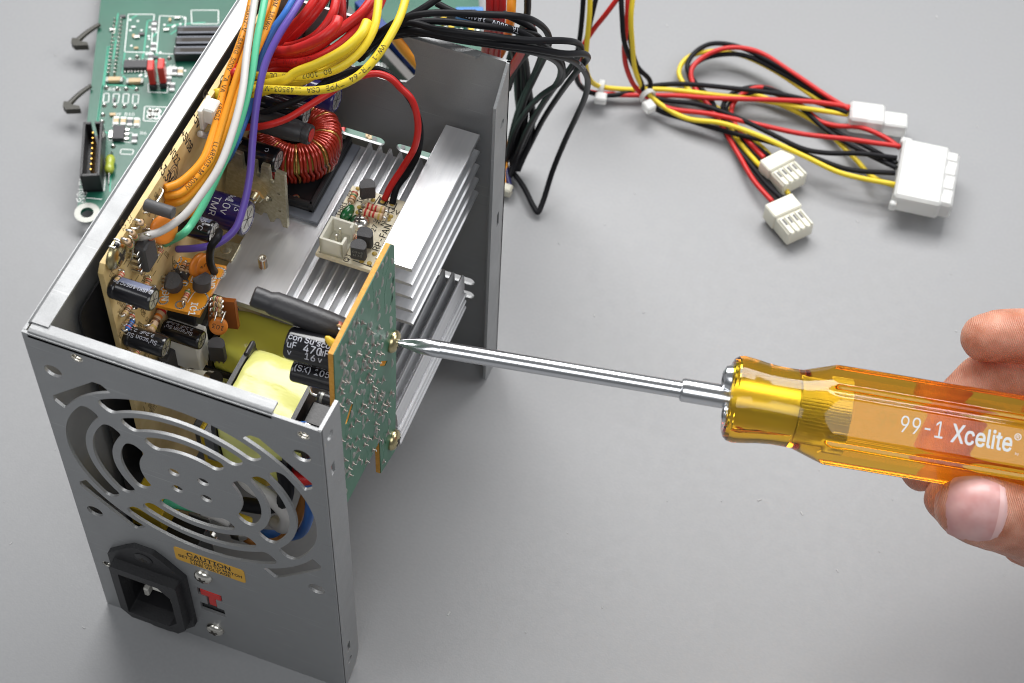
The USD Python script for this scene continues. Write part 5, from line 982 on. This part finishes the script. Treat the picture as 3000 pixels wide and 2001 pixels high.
# wide clear plug
fr, w, l = plug_frame((2646, 400), (2616, 570), (2815, 440), 14)
t = thing('wide_clear_plug', 'wide milky four-pole drive plug at the far right of the table', 'connector', fr[:3, 3] + fr[:3, 0] * w / 2 + fr[:3, 1] * l / 2 - (0, 0, 14))
up = -1 if fr[2, 2] < 0 else 1
zz = lambda a, b: (a, b)
def fbx(c, s, b, fr=None): return bx((c[0], c[1], up * c[2]), s, b, fr)
obj('housing', cat(bx((w / 2, l * .42, -up * 4.5), (w, l * .80, 9.0), 1.0, fr), bx((w / 2, l * .88, -up * 5.0), (w * .9, l * .26, 7.6), .7, fr)), 'nylon', t, 30)
obj('latch_wing', cat(bx((-1.2, 1.8, -up * 5), (3.2, 4.2, 5), .6, fr), bx((w + .8, 1.0, -up * 5), (2.4, 2.6, 4), .5, fr)), 'nylon', t, 30)
for k in range(4):
    x_ = w * (.14 + .24 * k)
    obj('pole_channel', bx((x_, l * .80, -up * 1.1), (w * .15, l * .36, .9), .4, fr), 'nylon', t, 30)
    obj('crimp_terminal', cyl((fr @ np.array([x_, l * .12, -up * 4.6, 1]))[:3], (fr @ np.array([x_, l * .70, -up * 4.6, 1]))[:3], 1.3, 12), 'white_plastic', t)
    obj('socket_hole', cyl((fr @ np.array([x_, l * .98, -up * 4.6, 1]))[:3], (fr @ np.array([x_, l * 1.015, -up * 4.6, 1]))[:3], 1.5, 14), 'ferrite', t)
# narrow clear plug
fr, w, l = plug_frame((2489, 293), (2486, 350), (2660, 316), 10)
up = -1 if fr[2, 2] < 0 else 1
t = thing('narrow_clear_plug', 'narrow milky plug with a red wire glowing through it', 'connector', fr[:3, 3] + fr[:3, 1] * l / 2 - (0, 0, 10))
obj('housing', cat(bx((w / 2, l * .32, -up * 3.6), (w, l * .60, 8.4), .9, fr), bx((w * .58, l * .76, -up * 3.9), (w * .72, l * .5, 6.6), .6, fr)), 'nylon', t, 30)
obj('crimp_terminal', cyl((fr @ np.array([w * .5, l * .08, -up * 3.6, 1]))[:3], (fr @ np.array([w * .5, l * .34, -up * 3.6, 1]))[:3], 1.5, 12), 'red_plastic', t)
# two small white plugs
for A, B, C_, lab in (((2226, 470), (2300, 432), (2292, 545), 'small white floppy plug farther from the hand side, beside the wide plug wires'), ((2241, 600), (2318, 566), (2282, 700), 'small white floppy plug nearest the front of the table')):
    fr, w, l = plug_frame(A, B, C_, 9); up = -1 if fr[2, 2] < 0 else 1
    t = thing('white_floppy_plug', lab, 'connector', fr[:3, 3] + fr[:3, 1] * l / 2 - (0, 0, 9))
    obj('housing', cat(bx((w / 2, l * .22, -up * 3.4), (w * 1.04, l * .44, 7.6), .5, fr), bx((w / 2, l * .68, -up * 4.0), (w * .96, l * .62, 6.2), .4, fr)), 'cream', t, False)
    for k in range(5): obj('rib', bx((w * (.1 + .2 * k), l * .74, -up * .75), (w * .07, l * .5, 1.2), .2, fr), 'cream', t, False)
    for k in range(4): obj('contact_slot', bx((w * (.2 + .2 * k), l * .62, -up * .88), (w * .07, l * .2, .1), 0, fr), 'ferrite', t, False)

# ================================================================== screwdriver
TIP = at(1166, 1003, 'x', GX + 1.9); DEP = (TIP - CC) @ CR[2]
da = (atd(2149, 1167, DEP - 3) - TIP); da /= np.linalg.norm(da)
sd_ = thing('screwdriver', 'amber handled cross-head screwdriver with its tip on the upper board screw', 'screwdriver', TIP)
sx = lambda u, v: (atd(u, v, DEP) - TIP) @ da
SH = 2.42
# blade: tapering cross point
nose = sx(2128, 1160)
ups = VIEW - da * (VIEW @ da); ups /= np.linalg.norm(ups); sid = np.cross(da, ups)
prof = []
nb = 32; ss = [0.0, .8, 2.0, 4.0, 6.5, 8.5, 10, 12]
v, f = [], []
for s in ss:
    t = min(1, s / 8.0); R0 = .75 + (SH - .75) * min(1, (s / 6.0)) ; dip_ = max(0, (1 - s / 9.5)) * .62
    for k in range(nb):
        a = 2 * math.pi * k / nb; g = abs(math.sin(2 * (a - .4))) ** 1.2; rr_ = R0 * (1 - dip_ * g)
        v.append(TIP + da * s + (ups * math.cos(a) + sid * math.sin(a)) * rr_)
for i in range(len(ss) - 1):
    for k in range(nb): a, b = i * nb + k, i * nb + (k + 1) % nb; f += [[a, b, b + nb], [a, b + nb, a + nb]]
c0 = len(v); v.append(TIP)
for k in range(nb): f.append([c0, (k + 1) % nb, k])
obj('cross_tip', T(v, f), 'chrome', sd_, 40)
colr = sx(1992, 1135)
obj('shaft', lathe(TIP + da * 12, da, [(0, SH), (colr - 11, SH)], 32), 'chrome', sd_, 40)
obj('collar', lathe(TIP + da * colr, da, [(0, SH), (.3, 3.1), (1, 3.35), (8, 3.35), (nose - colr + 4, 3.35)], 36), 'chrome', sd_, 40)
e = TIP + da * (nose - .2)
rv = obj('retaining_rivet', cat(lathe(e + ups * 2.5 + sid * 4.6 - da * .8, da, [(0, 1.2), (.5, 2.2), (1.2, 2.5), (3.5, 2.5)], 18), lathe(e + ups * 1.2 - sid * 5.2 - da * 2.2, da, [(0, 1.6), (.8, 3.4), (2.4, 3.9), (5, 3.9)], 20)), 'chrome', sd_, 40)
# knurled steel insert inside the handle
ins_v, ins_f = [], []
k0 = sx(2335, 1190) - nose; k1 = sx(2475, 1220) - nose; NK = 46
obj('steel_insert', lathe(TIP + da * (nose + .8), da, [(0, 2.6), (.3, 5.1), (k0 - 1.2, 5.1), (k0 - .9, 4.5), (k0, 4.5)], 40), 'insert', sd_, 30)
for i, s in enumerate((k0, k1)):
    for k in range(NK * 2):
        a = math.pi * k / NK; rr_ = 6.5 if k % 2 else 5.7; ins_v.append(TIP + da * (nose + s) + (ups * math.cos(a) + sid * math.sin(a)) * rr_)
n2 = NK * 2
for k in range(n2): a, b = k, (k + 1) % n2; ins_f += [[a, b, b + n2], [a, b + n2, a + n2]]
ins_v += [TIP + da * (nose + k0), TIP + da * (nose + k1)]
for k in range(n2): ins_f += [[2 * n2, (k + 1) % n2, k], [2 * n2 + 1, n2 + k, n2 + (k + 1) % n2]]
obj('knurled_insert', T(ins_v, ins_f), 'insert', sd_, False)
# handle: round bell at the nose, then six flats with grooves between them
def flat_section(a, R):
    # hexagonal flats with rounded grooves at the corners; flat centred on the viewer's side
    q = (a + math.pi / 6) % (math.pi / 3) - math.pi / 6
    r = R / math.cos(q) if abs(q) < .385 else R / math.cos(.385) * (1 - .075 * math.sin((abs(q) - .385) / (math.pi / 6 - .385) * math.pi / 2))
    return r
NA = 144
L1 = sx(3000, 1310) - nose; v, f = [], []
stations = [(0, 9.8, 0), (.5, 11.0, 0), (1.6, 11.9, 0), (3.2, 12.2, 0), (6, 11.9, 0), (10, 11.25, 0), (14, 10.9, 0), (18, 10.95, 0)] + [(s_, 11.0 + (s_ - 19.5) * .33, 1) for s_ in np.arange(19.5, 32.6, .65)] + [(34, 15.6, 1), (44, 15.6, 1), (60, 15.6, 1), (80, 15.6, 1), (100, 15.6, 1), (114, 15.2, 1), (119, 12.5, 1), (121, 8, 0)]
for s, R, b in stations:
    for k in range(NA):
        a = 2 * math.pi * k / NA; rr_ = R if b == 0 else min(R, flat_section(a, 13.1))
        v.append(TIP + da * (nose + s) + (ups * math.cos(a) + sid * math.sin(a)) * rr_)
for i in range(len(stations) - 1):
    for k in range(NA): a, b = i * NA + k, i * NA + (k + 1) % NA; f += [[a, b, b + NA], [a, b + NA, a + NA]]
c0 = len(v); v += [TIP + da * nose, TIP + da * (nose + 121)]; e_ = (len(stations) - 1) * NA
for k in range(NA): f += [[c0, (k + 1) % NA, k], [c0 + 1, e_ + k, e_ + (k + 1) % NA]]
hd_ = obj('handle', T(v, f), 'amber', sd_, 22)
FL = lambda s, off=0.0: frame(TIP + da * (nose + s) + ups * (13.1 + .04) + np.cross(ups, da) * off, da, np.cross(ups, da))
obj('lettering', cat(textm('99-1', 4.5, FL(sx(2606, 1230) - nose, .9), False, .05, 0, 11.6), textm('Xcelite', 4.8, FL(sx(2750, 1255) - nose, .7), True, .05, 0, 16.4), textm('®', 2.4, FL(sx(2926, 1262) - nose, 2.2), False, .05, 0), textm('by', .7, FL(sx(2930, 1296) - nose, -2.0), False, .05, 0)), 'silk', hd_, False)
HD = DEP

# ================================================================== hand
import manifold3d as m3
def sphere(p, r): return m3.Manifold.sphere(float(r), 20).translate([float(c) for c in p])
def chain(pts):
    out = None
    for (a, ra), (b, rb) in zip(pts, pts[1:]):
        h = m3.Manifold.batch_hull([sphere(a, ra), sphere(b, rb)]); out = h if out is None else out + h
    return out
K = lambda u, v, dd, r: (atd(u, v, HD + dd), r)
palm0 = [K(3240, 1130, 40, 13), K(3330, 1280, 44, 16), K(3320, 1480, 36, 15)]
index = [K(2886, 990, 16, 7.0), K(2925, 985, 17, 7.8), K(3000, 985, 18, 8.1), K(3120, 1010, 26, 8.6), K(3240, 1090, 36, 10)]
middle = [K(2700, 1378, 22.5, 6.2), K(2735, 1320, 23.5, 7.6), K(2800, 1200, 24, 8.2), K(2880, 1120, 25, 8.4), K(3010, 1085, 30, 8.6), K(3140, 1110, 36, 9), K(3260, 1180, 42, 11)]
ring = [K(2775, 1462, 14, 6.6), K(2810, 1480, 16, 7.8), K(2900, 1530, 20, 8.2), K(3020, 1555, 26, 8.5), K(3160, 1500, 34, 9.2), K(3300, 1350, 44, 12)]
little = [K(2990, 1600, 44, 5.6), K(3030, 1605, 45, 6.6), K(3100, 1600, 46, 7.0), K(3200, 1560, 47, 8), K(3310, 1460, 46, 11)]
thumb = [K(2832, 1488, -10, 8.8), K(2866, 1489, -10.5, 10.3), K(2930, 1502, -8, 10.9), K(3010, 1540, 2, 10.4), K(3120, 1600, 14, 11), K(3260, 1600, 26, 14)]
wrist = [K(3330, 1330, 42, 19), K(3460, 1420, 50, 19), K(3700, 1560, 62, 20)]
hand_m = chain(palm0 + [palm0[0]]) + m3.Manifold.batch_hull([sphere(*p) for p in palm0 + [wrist[0]]]) + m3.Manifold.batch_hull([sphere(*p) for p in (index[-1], middle[-1], ring[-1], little[-1], palm0[1])]) + m3.Manifold.batch_hull([sphere(*p) for p in (thumb[-1], palm0[1], palm0[2])])
for c in (index, middle, ring, little, thumb, wrist): hand_m = hand_m + chain(c)
hand_m = hand_m.refine_to_length(1.6); mm = hand_m.to_mesh()
ht = trimesh.Trimesh(mm.vert_properties[:, :3].astype(float), mm.tri_verts, process=True)
trimesh.smoothing.filter_taubin(ht, lamb=.5, nu=.51, iterations=26)
hv = ht.vertices.copy(); hn = ht.vertex_normals
ht.vertices = hv + hn * ((meshkit.fbm(hv * .22, 3, 4) - .5) * .55)[:, None]
# thumb nail: a plate fitted to the side of the thumb that faces the viewer
ta = (atd(2760, 1478, HD - 6) - atd(2960, 1512, HD - 6)); ta /= np.linalg.norm(ta)
tn = VIEW - ta * (VIEW @ ta); tn /= np.linalg.norm(tn); tw_ = np.cross(tn, ta)
ctr = atd(2829, 1481, HD - 6)
rel = ht.vertices - ctr; lx, ly, lz = rel @ ta, rel @ tw_, rel @ tn
near = (np.hypot(lx, ly) < 10.0) & (ht.vertex_normals @ tn > .25) & (lz > 0)
basis = lambda x, y: np.stack([np.ones_like(x), x, y, x * x, x * y, y * y, x ** 3, x * x * y, x * y * y, y ** 3, x ** 4, x * x * y * y, y ** 4], -1)
co = np.linalg.lstsq(basis(lx[near], ly[near]), lz[near], rcond=None)[0]
# skin fold round the nail: the skin rises a little just outside its rim
ell = np.sqrt((lx / 8.0) ** 2 + (ly / 9.0) ** 2); facing = (ht.vertex_normals @ tn > .1) & (lz > 0)
ht.vertices = ht.vertices + tn * (np.where(facing, .55 * np.exp(-((ell - 1.13) / .10) ** 2) - .25 * (ell < .95), 0))[:, None]
hand = thing('hand', 'right hand gripping the amber handle between thumb and fingertips', 'hand', atd(3330, 1330, HD + 42))
obj('skin', ht, 'skin', hand, True)
def nail_patch(x0, x1, lift, NU=16, NV=18):
    v, f = [], []
    for i in range(NU + 1):
        for j in range(NV + 1):
            a = x0 + (x1 - x0) * i / NU; b = -1 + 2 * j / NV
            x_ = a * math.sqrt(max(1 - .62 * b * b, 0)) if a > 0 else a * math.sqrt(1 - .12 * b * b)
            X_, Y_ = x_ * 8.0, b * 9.0 * math.sqrt(1 - .18 * a * a)
            h_ = float(basis(np.array(X_), np.array(Y_)) @ co)
            edge = max(abs(a), abs(b)); h_ += lift - .5 * max(0, edge - .86) / .14
            v.append(ctr + ta * X_ + tw_ * Y_ + tn * h_)
    for i in range(NU):
        for j in range(NV): a = i * (NV + 1) + j; f += [[a, a + 1, a + NV + 2], [a, a + NV + 2, a + NV + 1]]
    v, f = np.array(v), np.array(f)
    if T(v, f).face_normals.mean(0) @ tn < 0: f = f[:, ::-1]
    return T(np.vstack([v, v - tn * .7]), np.vstack([f, f[:, ::-1] + len(v)]))
nl = obj('thumb_nail', nail_patch(-.66, 1, .45), 'nail', hand, True)
obj('nail_moon', nail_patch(-1, -.65, .44, 6), 'moon', nl, True)

# ================================================================== dust on the table
rd = random.Random(21); ds = []
for k in range(170):
    x, y = rd.uniform(-140, 420), rd.uniform(-90, 420); r = rd.choice((.18, .22, .3, .42)); L = rd.choice((1, 1, 1, 3.5)); a = rd.uniform(0, 3.1)
    if -3 < x < 90 and -5 < y < 140: continue
    ds.append(bx((0, 0, .12), (r * L, r, .14), 0, frame((x, y, 0), (math.cos(a), math.sin(a), 0), (-math.sin(a), math.cos(a), 0))))
tag(obj('dust_specks', ds, 'dust', None, False), 'tiny dust specks scattered over the grey table', 'dust', kind='stuff')
